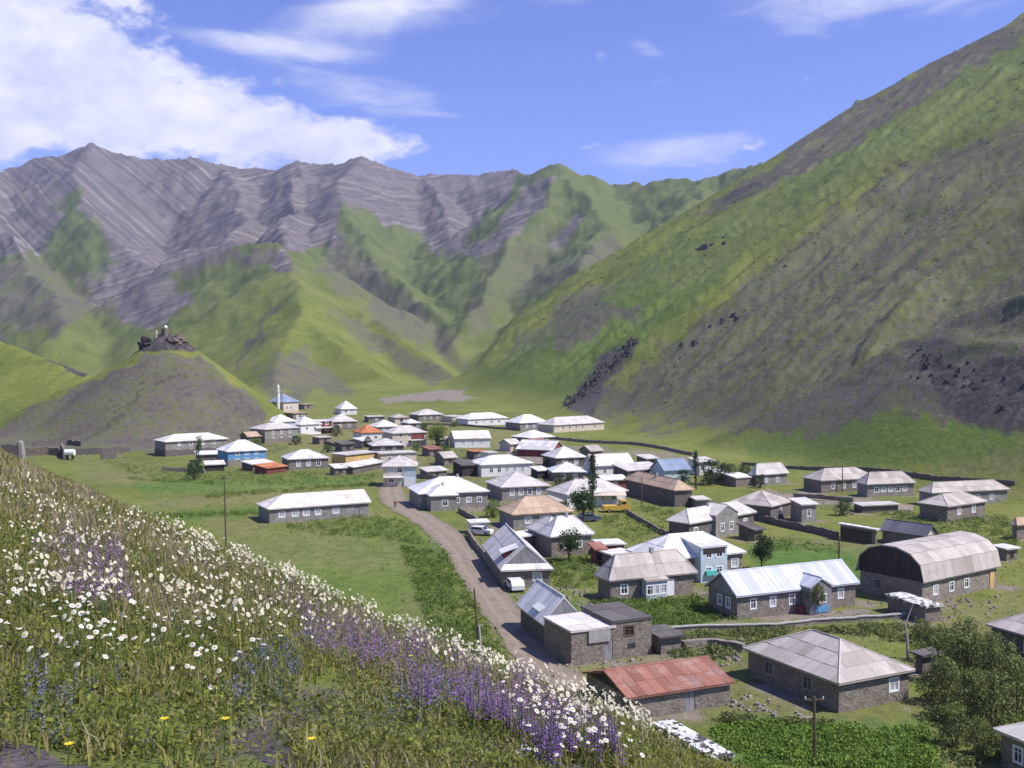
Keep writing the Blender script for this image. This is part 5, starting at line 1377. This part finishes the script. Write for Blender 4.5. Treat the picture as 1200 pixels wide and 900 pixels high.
# ------------------------------------------------------------------ weeds and garden crops (uncountable)
def scatter(poly, n, rng):
    P = np.array([gpt(*p) for p in poly]); lo, hi = P.min(0), P.max(0); out = []
    while sum(map(len, out)) < n:
        q = rng.uniform(lo, hi, (n * 2, 2)); q = q[in_poly(q[:, 0], q[:, 1], P) > 0]
        if not len(q): break
        out.append(q)
    return np.concatenate(out)[:n]
def weeds(name, label, patches, mat, h, leaf, per, seed, up=.4):
    rng = np.random.RandomState(seed); C, S, T = [], [], []
    for poly, n in patches:
        q = scatter(poly, n, rng)
        k = fbm(q[:, 0] / 2.5, q[:, 1] / 2.5, seed, 3); q = q[k > rng.uniform(-.7, .3, len(q))]
        g = height(q[:, 0], q[:, 1]); hh = h * np.clip(.75 + .6 * fbm(q[:, 0] / 4, q[:, 1] / 4, seed + 3, 2), .3, 1.6)
        d = rng.normal(size=(len(q), per, 3)) * (np.array([.4, .4, .0]) * hh[:, None, None])
        d[..., 2] = rng.rand(len(q), per) * hh[:, None]
        c = np.concatenate([q, g[:, None]], 1)[:, None] + d
        C.append(c.reshape(-1, 3)); S.append(np.repeat(leaf * (.6 + .5 * hh / h), per) * rng.uniform(.6, 1.3, len(q) * per)); T.append(np.clip(np.repeat(.5 + .5 * k[k > -9][:len(q)], per) * .6 + rng.rand(len(q) * per) * .5 - .1, 0, 1))
    o = quads(name, np.concatenate(C), np.concatenate(S), mat, None, rng, np.concatenate(T), .55, up)
    o['kind'] = 'stuff'; o['label'] = label; o['category'] = 'plants'
    return o
weeds('weeds', 'tall green weeds and nettles along the road and between houses', [
    ([(470, 640), (520, 645), (545, 690), (590, 760), (612, 800), (560, 800), (510, 760), (490, 700)], 2600),
    ([(330, 616), (440, 604), (478, 612), (500, 640), (450, 632), (380, 628)], 900),
    ([(120, 541), (200, 550), (440, 556), (432, 572), (240, 568), (170, 560)], 1600),
    ([(690, 706), (830, 699), (862, 726), (770, 737), (700, 716)], 1800),
    ([(640, 655), (700, 655), (696, 690), (650, 690)], 700),
    ([(700, 605), (735, 600), (790, 625), (770, 640), (715, 632)], 500),
    ([(740, 590), (785, 598), (840, 610), (780, 615)], 350),
    ([(985, 597), (1075, 602), (1180, 605), (1195, 640), (1110, 632), (1040, 605)], 1500),
    ([(500, 520), (545, 525), (550, 545), (520, 555), (495, 545)], 400),
    ([(270, 524), (310, 522), (345, 525), (320, 532)], 200),
    ([(180, 603), (320, 600), (318, 604), (180, 608)], 520), ([(240, 581), (440, 566), (440, 569), (240, 585)], 620), ([(150, 560), (260, 566), (260, 569), (150, 563)], 260),
    ([(905, 632), (985, 640), (985, 650), (905, 645)], 200),
], 'leaf_green', .70, .24, 11, 5, .75)
weeds('undergrowth', 'dark olive undergrowth below the willow thicket and on the rough bank', [
    ([(1070, 735), (1200, 760), (1200, 900), (1100, 900), (1085, 850), (1075, 800)], 2600),
    ([(770, 744), (1062, 730), (1068, 756), (1000, 745), (930, 740), (872, 766), (800, 785)], 2200),
    ([(835, 842), (970, 846), (985, 850), (860, 850)], 300),
], 'leaf_olive', .6, .28, 8, 6, .7)
weeds('potato_plants', 'bright green potato plants filling the field below the near house', [
    ([(832, 856), (900, 848), (985, 852), (1085, 856), (1100, 905), (870, 905), (850, 880)], 4200),
], 'leaf_lush', .5, .26, 9, 7, .8)
weeds('grass_tufts', 'scattered grass tufts over the valley meadow', [
    ([(140, 570), (420, 575), (520, 660), (560, 760), (400, 730), (250, 645)], 2200),
    ([(600, 690), (1200, 640), (1200, 760), (820, 830), (700, 790)], 2500),
], 'leaf_lush', .20, .20, 5, 8, .9)
def rubble():
    """loose stones lying about the yards and along the walls"""
    rng = np.random.RandomState(17); b = MB()
    for poly, n in [([(600, 690), (700, 690), (700, 720), (610, 712)], 60), ([(780, 750), (870, 750), (870, 780), (790, 785)], 170), ([(640, 770), (760, 775), (700, 800), (650, 800)], 60), ([(880, 575), (1000, 580), (1060, 600), (900, 600)], 120),
                    ([(0, 530), (160, 530), (160, 545), (0, 540)], 160), ([(690, 650), (760, 640), (800, 640), (700, 690)], 60), ([(540, 590), (600, 585), (640, 650), (570, 660)], 90), ([(1060, 700), (1180, 700), (1150, 730), (1080, 730)], 70), ([(500, 610), (620, 800), (600, 800), (490, 615)], 90), ([(860, 812), (985, 842), (975, 850), (850, 830)], 50)]:
        for x, y in scatter(poly, n, rng):
            s = rng.uniform(.10, .34); z = gz(x, y); a = rng.uniform(0, 6.28); b.cur = rng.rand()
            k = 6; ring = [(x + s * math.cos(a + j * 1.047) * rng.uniform(.7, 1.2), y + s * math.sin(a + j * 1.047) * rng.uniform(.7, 1.2)) for j in range(k)]
            b.add([(*q, z - .05) for q in ring] + [(x + (q[0] - x) * .7, y + (q[1] - y) * .7, z + s * rng.uniform(.5, .9)) for q in ring], [tuple(range(k, 2 * k))] + [(j, (j + 1) % k, k + (j + 1) % k, k + j) for j in range(k)])
    o = b.build('rubble', 'stone_light'); o['kind'] = 'stuff'; o['label'] = 'loose rubble stones lying around the yards'; o['category'] = 'stones'
rubble()
for i, (u, v, hpx, w) in enumerate([(394, 511, 12, 1.2), (410, 503, 10, 1.4), (431, 524, 11, 1.3), (452, 517, 9, 1.4), (480, 513, 9, 1.4), (488, 529, 10, 1.3), (497, 509, 12, 1.2), (523, 532, 10, 1.5), (546, 524, 9, 1.4),
                                    (605, 533, 8, 1.5), (641, 546, 8, 1.4), (702, 566, 10, 1.4), (347, 521, 10, 1.6), (300, 525, 11, 1.5), (384, 530, 10, 1.4), (470, 548, 12, 1.0), (420, 549, 9, 1.4), (533, 500, 8, 1.5), (600, 566, 9, 1.3), (720, 553, 7, 1.5)]):
    tree('shrub', 'bush among the crowded houses and sheds at the back of the village', (u, v), v - hpx, ('leaf_dark', 'leaf_green')[i % 2], i, w, 'shrub', 'bushes among the back houses')
stone_wall('low stone wall below the long grey roofed shed', [(484, 560), (510, 562), (536, 566)], 1.0, .5, 'stone')
stone_wall('garden wall behind the pale pyramid hip roof', [(590, 553), (625, 556), (650, 560)], 1.0, .5, 'stone')
stone_wall('yard wall above the ochre yellow building', [(380, 520), (400, 525), (425, 526)], 1.0, .5, 'stone_dark')
stone_wall('low field wall at the edge of the open valley meadow', [(470, 497), (540, 499), (610, 505)], .8, .5, 'stone_dark')
stone_wall('yard wall in front of the slate houses at the slope foot', [(930, 583), (965, 585), (1000, 589)], .9, .5, 'stone')

def slope_cover():
    """rock teeth along the spurs and tussocks on the shale of the big slope"""
    rng = np.random.RandomState(23)
    n = 60000; x = rng.uniform(-20, 430, n); y = rng.uniform(230, 900, n)
    k = WX * x + WY * y - W0 > 4; x, y = x[k], y[k]; z = height(x, y); u, v = project(x, y, z)
    k = (u > 620) & (u < 1240); x, y, z, u, v = x[k], y[k], z[k], u[k], v[k]
    rocks = MB(); R_ = [((815, 292), (855, 280), 6, 22), ((662, 478), (745, 400), 9, 120), ((1085, 425), (1195, 470), 34, 150), ((800, 405), (880, 362), 8, 16)]
    for (u0, v0), (u1, v1), w, cnt in R_:
        t = np.clip(((u - u0) * (u1 - u0) + (v - v0) * (v1 - v0)) / ((u1 - u0) ** 2 + (v1 - v0) ** 2), 0, 1)
        d = np.hypot(u - u0 - t * (u1 - u0), v - v0 - t * (v1 - v0))
        for i in np.nonzero((d < w * .55 * (.4 + rng.rand(len(u)))) & (rng.rand(len(u)) < .8))[0][:cnt]:
            s = rng.uniform(.3, 1.0) ** 1.5 * 1.9 * y[i] / 420; a = rng.uniform(0, 6.28); kk = 7
            lo = [(x[i] + s * math.cos(a + j * .9) * rng.uniform(.6, 1.3), y[i] + s * math.sin(a + j * .9) * rng.uniform(.6, 1.3), z[i] - s * .9) for j in range(kk)]
            hi = [(x[i] + (q[0] - x[i]) * .5 + rng.normal() * .2 * s, y[i] + (q[1] - y[i]) * .5 + rng.normal() * .2 * s, z[i] + s * rng.uniform(.1, .75)) for q in lo]
            rocks.add(lo + hi, [tuple(range(kk, 2 * kk))] + [(j, (j + 1) % kk, kk + (j + 1) % kk, kk + j) for j in range(kk)])
    o = rocks.build('rock_outcrops', 'cliff'); o['kind'] = 'stuff'; o['label'] = 'dark rock teeth scattered along the spurs of the big slope'; o['category'] = 'rocks'
    dens = np.where(in_poly(u, v, SCREE[1][0]) > 0, .13, .02) * np.clip(.6 + 1.2 * fbm(x / 30, y / 30, 7, 3), .1, 2); k = rng.rand(len(u)) < dens
    P = np.stack([x[k], y[k], z[k]], 1); m = len(P); per = 5
    hh = rng.uniform(.3, .85, m) * np.clip(P[:, 1] / 380, .7, 2)
    C = P[:, None] + rng.normal(size=(m, per, 3)) * (hh[:, None, None] * np.array([.6, .6, .2])) + np.array([0, 0, .1])
    q = quads('tussocks', C.reshape(-1, 3), np.repeat(hh, per) * rng.uniform(.7, 1.3, m * per), 'leaf_olive', None, rng, np.clip(np.repeat(rng.rand(m), per), 0, 1), .8, .8)
    q['kind'] = 'stuff'; q['label'] = 'tussocks and low scrub dotting the shale of the big slope'; q['category'] = 'plants'
slope_cover()

# ------------------------------------------------------------------ the flowering hillside in front
def tint_mat(name, rough=.75, trans=.42):
    """colour comes from the plant's own pigment, stored per vertex"""
    m = NT(name); a = m.node('ShaderNodeAttribute'); a.attribute_name = 'pigment'
    m.bsdf.inputs['Specular IOR Level'].default_value = .15
    m.done(a.outputs['Color'], rough)
    tr = m.node('ShaderNodeBsdfTranslucent'); m.l.new(a.outputs['Color'], tr.inputs['Color'])
    mx = m.node('ShaderNodeMixShader'); mx.inputs[0].default_value = trans
    m.l.new(m.bsdf.outputs[0], mx.inputs[1]); m.l.new(tr.outputs[0], mx.inputs[2]); m.l.new(mx.outputs[0], m.n['Material Output'].inputs['Surface'])
tint_mat('meadow_plant'); tint_mat('petal', .6, .3)
plain_mat('petal_white', (.84, .83, .80), .05, 5, .6); plain_mat('daisy_centre', (.62, .42, .03), .2, 8, .8); plain_mat('stem_green', (.10, .15, .04), .3, 8, .8)
plain_mat('sage_violet', (.17, .075, .30), .3, 12, .7); plain_mat('yellow_petal', (.75, .60, .03), .1, 8, .6)

MR = np.random.RandomState(42)
def fg_points(n, rmin=3.2, rmax=60, power=-1.15, dmax=11.5):
    """random points of the near slope, denser close by; returns x, y, z and the photo pixel"""
    t = MR.rand(n * 3)
    k = power + 2 - 1
    r = (rmin ** (k + 1) + t * (rmax ** (k + 1) - rmin ** (k + 1))) ** (1 / (k + 1))
    a = MR.uniform(math.radians(-32), math.radians(22), n * 3)
    x, y = r * np.sin(a), r * np.cos(a); d = GX * x + GY * y
    keep = (d < dmax) & (d > -14)
    x, y = x[keep][:n], y[keep][:n]; z = height(x, y); u, v = project(x, y, z)
    return x, y, z, u, v
def field(polys, u, v):
    wu, wv = fbm(u / 30, v / 30, 5, 3) * 16, fbm(u / 30 + 9, v / 30, 6, 3) * 16
    out = np.zeros(u.shape)
    for poly, soft, k in polys: out = np.maximum(out, k * sstep(-soft, soft, in_poly(u + wu, v + wv, poly)))
    return out
DAISY = [([(0, 640), (60, 640), (200, 690), (400, 745), (330, 770), (300, 800), (210, 830), (60, 800), (0, 780)], 25, .9),
         ([(170, 612), (330, 684), (420, 726), (560, 776), (640, 806), (760, 865), (800, 905), (700, 905), (640, 850), (540, 800), (400, 745), (300, 705), (180, 650)], 14, 1.0),
         ([(660, 815), (760, 860), (800, 905), (600, 905), (590, 850)], 14, .8),
         ([(0, 580), (160, 625), (160, 690), (0, 660)], 20, .5), ([(520, 765), (560, 778), (540, 790), (480, 775)], 10, .8)]
SAGE = [([(330, 712), (420, 752), (560, 800), (660, 850), (740, 905), (640, 905), (580, 860), (500, 830), (430, 800), (350, 750)], 18, 1.0),
        ([(50, 650), (150, 665), (150, 720), (60, 700)], 12, .8), ([(560, 800), (640, 830), (600, 870), (540, 850)], 12, 1.0)]
MINT = [([(270, 780), (345, 776), (345, 830), (275, 830)], 10, 1.0), ([(345, 740), (400, 745), (420, 775), (350, 765)], 10, .9),
        ([(470, 800), (570, 800), (560, 845), (450, 840)], 14, .9), ([(20, 800), (140, 800), (130, 830), (40, 832)], 14, .5), ([(50, 845), (80, 840), (80, 880), (55, 880)], 8, .6)]
BARE = [([(340, 795), (400, 800), (405, 832), (355, 832)], 8, 1.0), ([(268, 845), (330, 850), (370, 1000), (250, 1000)], 8, .95), ([(400, 905), (760, 905), (760, 1000), (400, 1000)], 8, .6), ([(-20, 880), (130, 886), (200, 893), (215, 1000), (-20, 1000)], 6, 1.0),
        ([(190, 888), (260, 885), (260, 905), (190, 905)], 5, .8)]
DRYF = [([(150, 600), (330, 690), (560, 780), (700, 840), (600, 830), (400, 755), (250, 690), (120, 620)], 20, .8), ([(0, 535), (120, 590), (100, 640), (0, 600)], 18, .9), ([(60, 690), (200, 700), (300, 740), (120, 740)], 20, .6)]
LEAFY = [([(160, 830), (330, 820), (420, 800), (520, 850), (640, 905), (100, 905)], 20, 1.0), ([(-20, 800), (160, 840), (100, 890), (-20, 880)], 20, .6)]

def blades(n):
    x, y, z, u, v = fg_points(n)
    n = len(x); r = np.hypot(x, y)
    bare, dryf, mint = field(BARE, u, v), field(DRYF, u, v), field(MINT, u, v)
    leafy = field(LEAFY, u, v)
    patch = fbm(x / 1.6, y / 1.6, 12, 3)
    keep = MR.rand(n) > np.clip(bare * .97 + .62 * leafy + .25 * (patch < -.35), 0, .97)
    x, y, z, r, dryf, patch, mint = [q[keep] for q in (x, y, z, r, dryf, patch, mint)]; n = len(x)
    h = MR.uniform(.035, .145, n) * (1 + .45 * patch) * (1 + .35 * dryf)
    w = np.maximum(.0042, r * .00042) * MR.uniform(.7, 1.5, n)
    a = MR.uniform(0, 2 * np.pi, n); lean = MR.uniform(.1, 1.2, n)
    dx, dy = np.cos(a), np.sin(a); sx, sy = -dy * w, dx * w
    bx, by = x + dx * h * lean * .35, y + dy * h * lean * .35; tx, ty = x + dx * h * lean, y + dy * h * lean
    V = np.stack([np.stack([x - sx, y - sy, z - .02], 1), np.stack([x + sx, y + sy, z - .02], 1), np.stack([bx + sx * .8, by + sy * .8, z + h * .62], 1), np.stack([bx - sx * .8, by - sy * .8, z + h * .62], 1),
                  np.stack([tx, ty, z + h], 1)], 1).reshape(-1, 3)
    i = np.arange(n)[:, None] * 5
    Fq = np.concatenate([i + [0, 1, 2], i + [0, 2, 3], i + [3, 2, 4]], 0)
    pal = np.array([(.175, .195, .036), (.235, .245, .055), (.31, .29, .085), (.39, .34, .15), (.46, .40, .26), (.42, .32, .28), (.21, .225, .14)])
    p = MR.rand(n) + dryf * .42 + .22 * patch
    ci = np.clip(np.digitize(p, [.22, .46, .72, .93, 1.08, 1.25]), 0, 5); ci = np.where((mint > .4) & (MR.rand(n) < .5), 6, ci)
    col = pal[ci] * MR.uniform(.75, 1.2, (n, 1))
    o = mesh_obj('meadow_grass', V, Fq, 'meadow_plant')
    color_attr(o.data, 'pigment', np.repeat(np.c_[col, np.ones(n)], 5, 0))
    o['kind'] = 'stuff'; o['label'] = 'wild meadow grass and dry stalks covering the flower slope'; o['category'] = 'grass'
blades(185000)

def herb_leaves(n):
    """broad low leaves between the flowers"""
    x, y, z, u, v = fg_points(n, 3.2, 22, -1.1)
    leafy, bare = field(LEAFY, u, v), field(BARE, u, v)
    k = MR.rand(len(x)) < (.45 + .5 * leafy) * (1 - .93 * bare)
    x, y, z, leafy = x[k], y[k], z[k], leafy[k]; n = len(x); per = 9
    hh = MR.uniform(.05, .20, n)
    C = np.stack([x, y, z], 1)[:, None] + np.stack([MR.normal(size=(n, per)) * .055, MR.normal(size=(n, per)) * .055, MR.rand(n, per) * hh[:, None]], 2)
    C = C.reshape(-1, 3); N = len(C)
    S = MR.uniform(.014, .040, N)
    o = quads('meadow_herbs', C, S, 'meadow_plant', None, MR, None, .55, .5)
    base = np.array([(.15, .195, .036), (.215, .25, .048), (.285, .295, .07), (.235, .225, .12)])[MR.randint(0, 4, n)]
    col = np.repeat(base, per, 0) * MR.uniform(.7, 1.25, (N, 1))
    color_attr(o.data, 'pigment', np.repeat(np.c_[col, np.ones(N)], 4, 0))
    o['kind'] = 'stuff'; o['label'] = 'low leafy herbs between grass and bare earth on the flower slope'; o['category'] = 'plants'
herb_leaves(30000)

# ---- daisies
def daisy_meshes():
    pt = MB(); k = 12
    for i in range(k):
        a, b = 2 * math.pi * i / k, .20
        c = lambda q, r, z: (r * math.cos(a + q), r * math.sin(a + q), z)
        pt.add([c(0, .004, 0), c(-b, .016, .001), c(-b * .55, .024, -.002), c(b * .55, .024, -.002), c(b, .016, .001)], [(0, 1, 2, 3, 4)])
    ct = MB(); ct.tube([(0, 0, -.003), (0, 0, .003), (0, 0, .006)], [.008, .008, .004], 8)
    sts = []
    for h in (.11, .16, .21, .26):
        st = MB(); st.tube([(0, 0, -.02), (.01, .005, h * .55), (0, 0, h)], [.0035, .003, .0022], 4); sts.append((h, st.mesh('stem', 'stem_green')))
    return pt.mesh('petals', 'petal_white'), ct.mesh('centre', 'daisy_centre'), sts
x, y, z, u, v = fg_points(56000, 3.6, 46, -.95)
dn = field(DAISY, u, v); k = MR.rand(len(x)) < dn * np.clip(.16 + 1.1 * (fbm(x / .8, y / .8, 31, 3) + .08), 0.03, 1) * .95
x, y, z = x[k], y[k], z[k]; r = np.hypot(x, y); order = np.argsort(r); x, y, z, r = x[order], y[order], z[order], r[order]
NEAR = 280
PT, CT, ST = daisy_meshes()
for i in range(min(NEAR, len(x))):
    h, sm = ST[MR.randint(4)]; sc = MR.uniform(.45, .92)
    o = bpy.data.objects.new('daisy', sm); COL.objects.link(o); o.location = (x[i], y[i], z[i]); o.rotation_euler = (MR.uniform(-.15, .15), MR.uniform(-.15, .15), MR.uniform(-.8, .8))
    tag(o, 'white daisy with yellow centre on the flower slope', 'flower', 'daisies on the flower slope')
    tx, ty = MR.uniform(-.15, .95), MR.uniform(-.4, .7)
    for me, nm in ((PT, 'petals'), (CT, 'centre')):
        c = bpy.data.objects.new(nm, me); COL.objects.link(c); c.parent = o
        c.location = (0, 0, h); c.rotation_euler = (tx, ty, 0); c.scale = (sc, sc, sc)
def far_daisies(x, y, z, r):
    n = len(x); h = MR.uniform(.14, .34, n); k = 8; rad = np.maximum(.013, r * .00078) * MR.uniform(.6, 1.35, n)
    a = np.arange(k) * 2 * np.pi / k; tl = MR.uniform(-1.0, 1.0, (n, 2)) + np.array([-.25, .40])
    cx, cy, cz = x, y, z + h
    ring = np.stack([cx[:, None] + rad[:, None] * np.cos(a), cy[:, None] + rad[:, None] * np.sin(a), cz[:, None] + rad[:, None] * (np.cos(a) * tl[:, :1] + np.sin(a) * tl[:, 1:])], 2)
    mid = np.stack([cx, cy, cz - rad * .1], 1)[:, None]
    V1 = np.concatenate([mid, ring], 1).reshape(-1, 3)
    i = np.arange(n)[:, None] * (k + 1)
    F1 = np.concatenate([i + [0, j + 1, (j + 1) % k + 1] for j in range(k)], 0)
    w = np.maximum(.003, r * .0003)
    V2 = np.stack([np.stack([x - w, y, z], 1), np.stack([x + w, y, z], 1), np.stack([x, y, z + h], 1)], 1).reshape(-1, 3)
    F2 = np.arange(3 * n).reshape(n, 3) + len(V1)
    o = mesh_obj('daisies', np.concatenate([V1, V2]), np.concatenate([F1, F2]), 'petal')
    c1 = np.tile(np.array([(.80, .79, .75, 1)]), (len(V1), 1)) * np.repeat(MR.uniform(.85, 1.05, n), k + 1)[:, None]; c1[::k + 1] = (.70, .55, .12, 1)
    color_attr(o.data, 'pigment', np.concatenate([c1, np.tile([(.12, .17, .05, 1)], (len(V2), 1))]))
    o['kind'] = 'stuff'; o['label'] = 'mass of small white daisies along the crest of the slope'; o['category'] = 'flowers'
far_daisies(x[NEAR:], y[NEAR:], z[NEAR:], r[NEAR:])

# ---- violet sage spikes, blue catmint, yellow flowers
def spike_mass(name, label, polys, n, pal, hmin, hmax, seed, near, rmax=34, dens=1.0):
    x, y, z, u, v = fg_points(n, 3.4, rmax, -1.05)
    k = MR.rand(len(x)) < field(polys, u, v) * np.clip(.55 + fbm(x / .9, y / .9, seed, 3), .1, 1) * dens
    x, y, z = x[k], y[k], z[k]; r = np.hypot(x, y); o_ = np.argsort(r); x, y, z, r = x[o_], y[o_], z[o_], r[o_]
    xi, yi, zi = x[:near], y[:near], z[:near]; x, y, z, r = x[near:], y[near:], z[near:], r[near:]
    n = len(x); per = 12; h = MR.uniform(hmin, hmax, n)
    t = np.linspace(.42, 1, per)[None]; lx, ly = MR.uniform(-.12, .12, n), MR.uniform(-.12, .12, n)
    C = np.stack([x[:, None] + lx[:, None] * t * h[:, None] + MR.normal(size=(n, per)) * .007, y[:, None] + ly[:, None] * t * h[:, None] + MR.normal(size=(n, per)) * .007, z[:, None] + h[:, None] * t], 2).reshape(-1, 3)
    S = np.repeat(np.maximum(.018, r * .00115), per) * np.tile(np.linspace(1.25, .6, per), n) * MR.uniform(.7, 1.2, n * per)
    o = quads(name, C, S, 'petal', None, MR, None, .75, .3)
    P = np.array(pal); col = np.repeat(P[MR.randint(0, len(P), n)], per, 0) * MR.uniform(.7, 1.25, (n * per, 1))
    color_attr(o.data, 'pigment', np.repeat(np.c_[col, np.ones(len(col))], 4, 0))
    o['kind'] = 'stuff'; o['label'] = label; o['category'] = 'flowers'
    return xi, yi, zi
SP = [(.27, .13, .38), (.34, .16, .35), (.22, .15, .40), (.38, .26, .35), (.36, .24, .29), (.31, .22, .24)]
xi, yi, zi = spike_mass('sage_flowers', 'violet and purple sage spikes in a band below the crest', SAGE, 42000, SP, .14, .36, 41, 120, 34, 1.6)
spk = MB(); rg = random.Random(9)
for i in range(16):
    t = .42 + .58 * i / 16; s = .016 * (1.2 - .6 * i / 16); a = i * 2.4
    c, d = math.cos(a), math.sin(a)
    spk.add([(0, 0, t), (s * c - s * .5 * d, s * d + s * .5 * c, t + .02), (1.6 * s * c, 1.6 * s * d, t + .012), (s * c + s * .5 * d, s * d - s * .5 * c, t + .02)], [(0, 1, 2, 3)])
SPM = spk.mesh('florets', 'sage_violet'); SST = MB(); SST.tube([(0, 0, 0), (0, 0, 1)], [.004, .002], 4); SSM = SST.mesh('stem', 'stem_green')
for i in range(len(xi)):
    h = MR.uniform(.18, .34); o = bpy.data.objects.new('sage_spike', SSM); COL.objects.link(o); o.location = (xi[i], yi[i], zi[i]); o.scale = (1, 1, h); o.rotation_euler = (MR.uniform(-.15, .15), MR.uniform(-.15, .15), MR.uniform(0, 6))
    tag(o, 'violet sage flower spike on the flower slope', 'flower', 'sage spikes on the flower slope')
    c = bpy.data.objects.new('florets', SPM); COL.objects.link(c); c.parent = o
MP = [(.20, .21, .40), (.26, .26, .42), (.17, .20, .28), (.15, .19, .12)]
spike_mass('catmint_flowers', 'pale blue violet catmint clumps around the bare earth', MINT, 30000, MP, .08, .22, 43, 0, 24, 1.6)
for u, v in ((78, 872), (363, 868), (480, 770), (190, 842), (262, 842)):
    d = ray(u, v); ys = np.geomspace(3, 40, 300); g = height(d[0] / d[1] * ys, ys) + .2 - d[2] / d[1] * ys; i = int(np.nonzero(g > 0)[0][0]); yy = ys[i]
    px, py = d[0] / d[1] * yy, yy; o = empty('yellow_flower', (px, py, gz(px, py))); tag(o, 'small bright yellow flower among the leaves on the slope', 'flower', 'yellow flowers on the slope')
    m = MB(); m.tube([(0, 0, 0), (.01, 0, .19)], .003, 4); m.build('stem', 'stem_green', o)
    m = MB()
    for k in range(8): a = k * .785; m.add([(.01, 0, .19), (.01 + .016 * math.cos(a - .3), .016 * math.sin(a - .3), .2), (.01 + .021 * math.cos(a), .021 * math.sin(a), .198), (.01 + .016 * math.cos(a + .3), .016 * math.sin(a + .3), .2)], [(0, 1, 2, 3)])
    m.build('petals', 'yellow_petal', o)
# pale marker stone on the crest at the left
d = ray(25, 556); yy = 41.0; px, py = d[0] / d[1] * yy, yy
m = MB(); m.tube([(0, 0, -.3), (.02, 0, .35), (-.02, 0, .78), (.0, 0, .86)], [.17, .15, .12, .05], 7); o = m.build('marker_stone', 'plaster_grey'); o.location = (px, py, gz(px, py)); tag(o, 'pale upright marker stone on the crest of the flower slope', 'marker stone')

# ------------------------------------------------------------------ a walker on the road
def skinned(name, verts, edges, radii, mat, parent, root=0):
    me = bpy.data.meshes.new(name); me.from_pydata(verts, edges, []); me.materials.append(MATS[mat])
    o = bpy.data.objects.new(name, me); COL.objects.link(o); o.parent = parent
    o.modifiers.new('skin', 'SKIN'); s = o.modifiers.new('sub', 'SUBSURF'); s.levels = 1; s.render_levels = 1
    for i, r in enumerate(radii): me.skin_vertices[0].data[i].radius = (r, r); me.skin_vertices[0].data[i].use_root = i == root
    return o
plain_mat('jacket', (.22, .07, .06), .2, 5); plain_mat('trousers', (.05, .05, .07), .2, 5); plain_mat('skin', (.42, .26, .19), .1, 5); plain_mat('hair', (.03, .022, .02), .2, 5)
p = gpt(463, 596); o = empty('person', (p[0], p[1], gz(p[0], p[1]) + .06), .5); tag(o, 'person in a dark red jacket walking on the road near the bend', 'person')
skinned('body', [(0, 0, .95), (0, 0, 1.2), (0, 0, 1.42), (0, -.01, 1.52), (0, -.03, 1.63), (0, -.03, 1.72), (.1, 0, .88), (.11, -.12, .5), (.11, -.02, .08), (.11, -.16, .04), (-.1, 0, .88), (-.11, .06, .5), (-.11, .2, .1), (-.11, .08, .04),
                 (.2, 0, 1.38), (.25, .05, 1.1), (.24, -.04, .86), (.24, -.06, .78), (-.2, 0, 1.38), (-.25, -.06, 1.1), (-.24, -.14, .88), (-.24, -.17, .80)],
        [(0, 1), (1, 2), (2, 3), (3, 4), (4, 5), (0, 6), (6, 7), (7, 8), (8, 9), (0, 10), (10, 11), (11, 12), (12, 13), (2, 14), (14, 15), (15, 16), (16, 17), (2, 18), (18, 19), (19, 20), (20, 21)],
        [.13, .14, .12, .055, .10, .07, .09, .06, .045, .04, .09, .06, .045, .04, .06, .045, .033, .03, .06, .045, .033, .03], 'skin', o)
skinned('jacket', [(0, 0, .86), (0, 0, 1.2), (0, 0, 1.42), (.2, 0, 1.38), (.25, .05, 1.1), (.24, -.04, .88), (-.2, 0, 1.38), (-.25, -.06, 1.1), (-.24, -.14, .90)], [(0, 1), (1, 2), (2, 3), (3, 4), (4, 5), (2, 6), (6, 7), (7, 8)], [.17, .17, .14, .08, .062, .05, .08, .062, .05], 'jacket', o)
skinned('trousers', [(0, 0, .92), (.1, 0, .86), (.11, -.12, .5), (.11, -.02, .1), (-.1, 0, .86), (-.11, .06, .5), (-.11, .2, .12)], [(0, 1), (1, 2), (2, 3), (0, 4), (4, 5), (5, 6)], [.15, .11, .08, .062, .11, .08, .062], 'trousers', o)
skinned('hair', [(0, -.01, 1.70), (0, .02, 1.76)], [(0, 1)], [.105, .08], 'hair', o)

# ------------------------------------------------------------------ the air
def haze():
    m = bpy.data.materials.new('haze'); m.use_nodes = True; n = m.node_tree.nodes; n.clear()
    out = n.new('ShaderNodeOutputMaterial'); v = n.new('ShaderNodeVolumePrincipled')
    v.inputs['Color'].default_value = (.62, .70, .95, 1); v.inputs['Density'].default_value = HAZE; v.inputs['Anisotropy'].default_value = .2
    m.node_tree.links.new(v.outputs[0], out.inputs['Volume']); MATS['haze'] = m
    b = MB(); b.box(-7200, -7200, -60, 7200, 7200, 620); o = b.build('haze', 'haze'); o['kind'] = 'stuff'; o['label'] = 'thin blue valley haze in the air'
HAZE = 0.85e-4
haze()
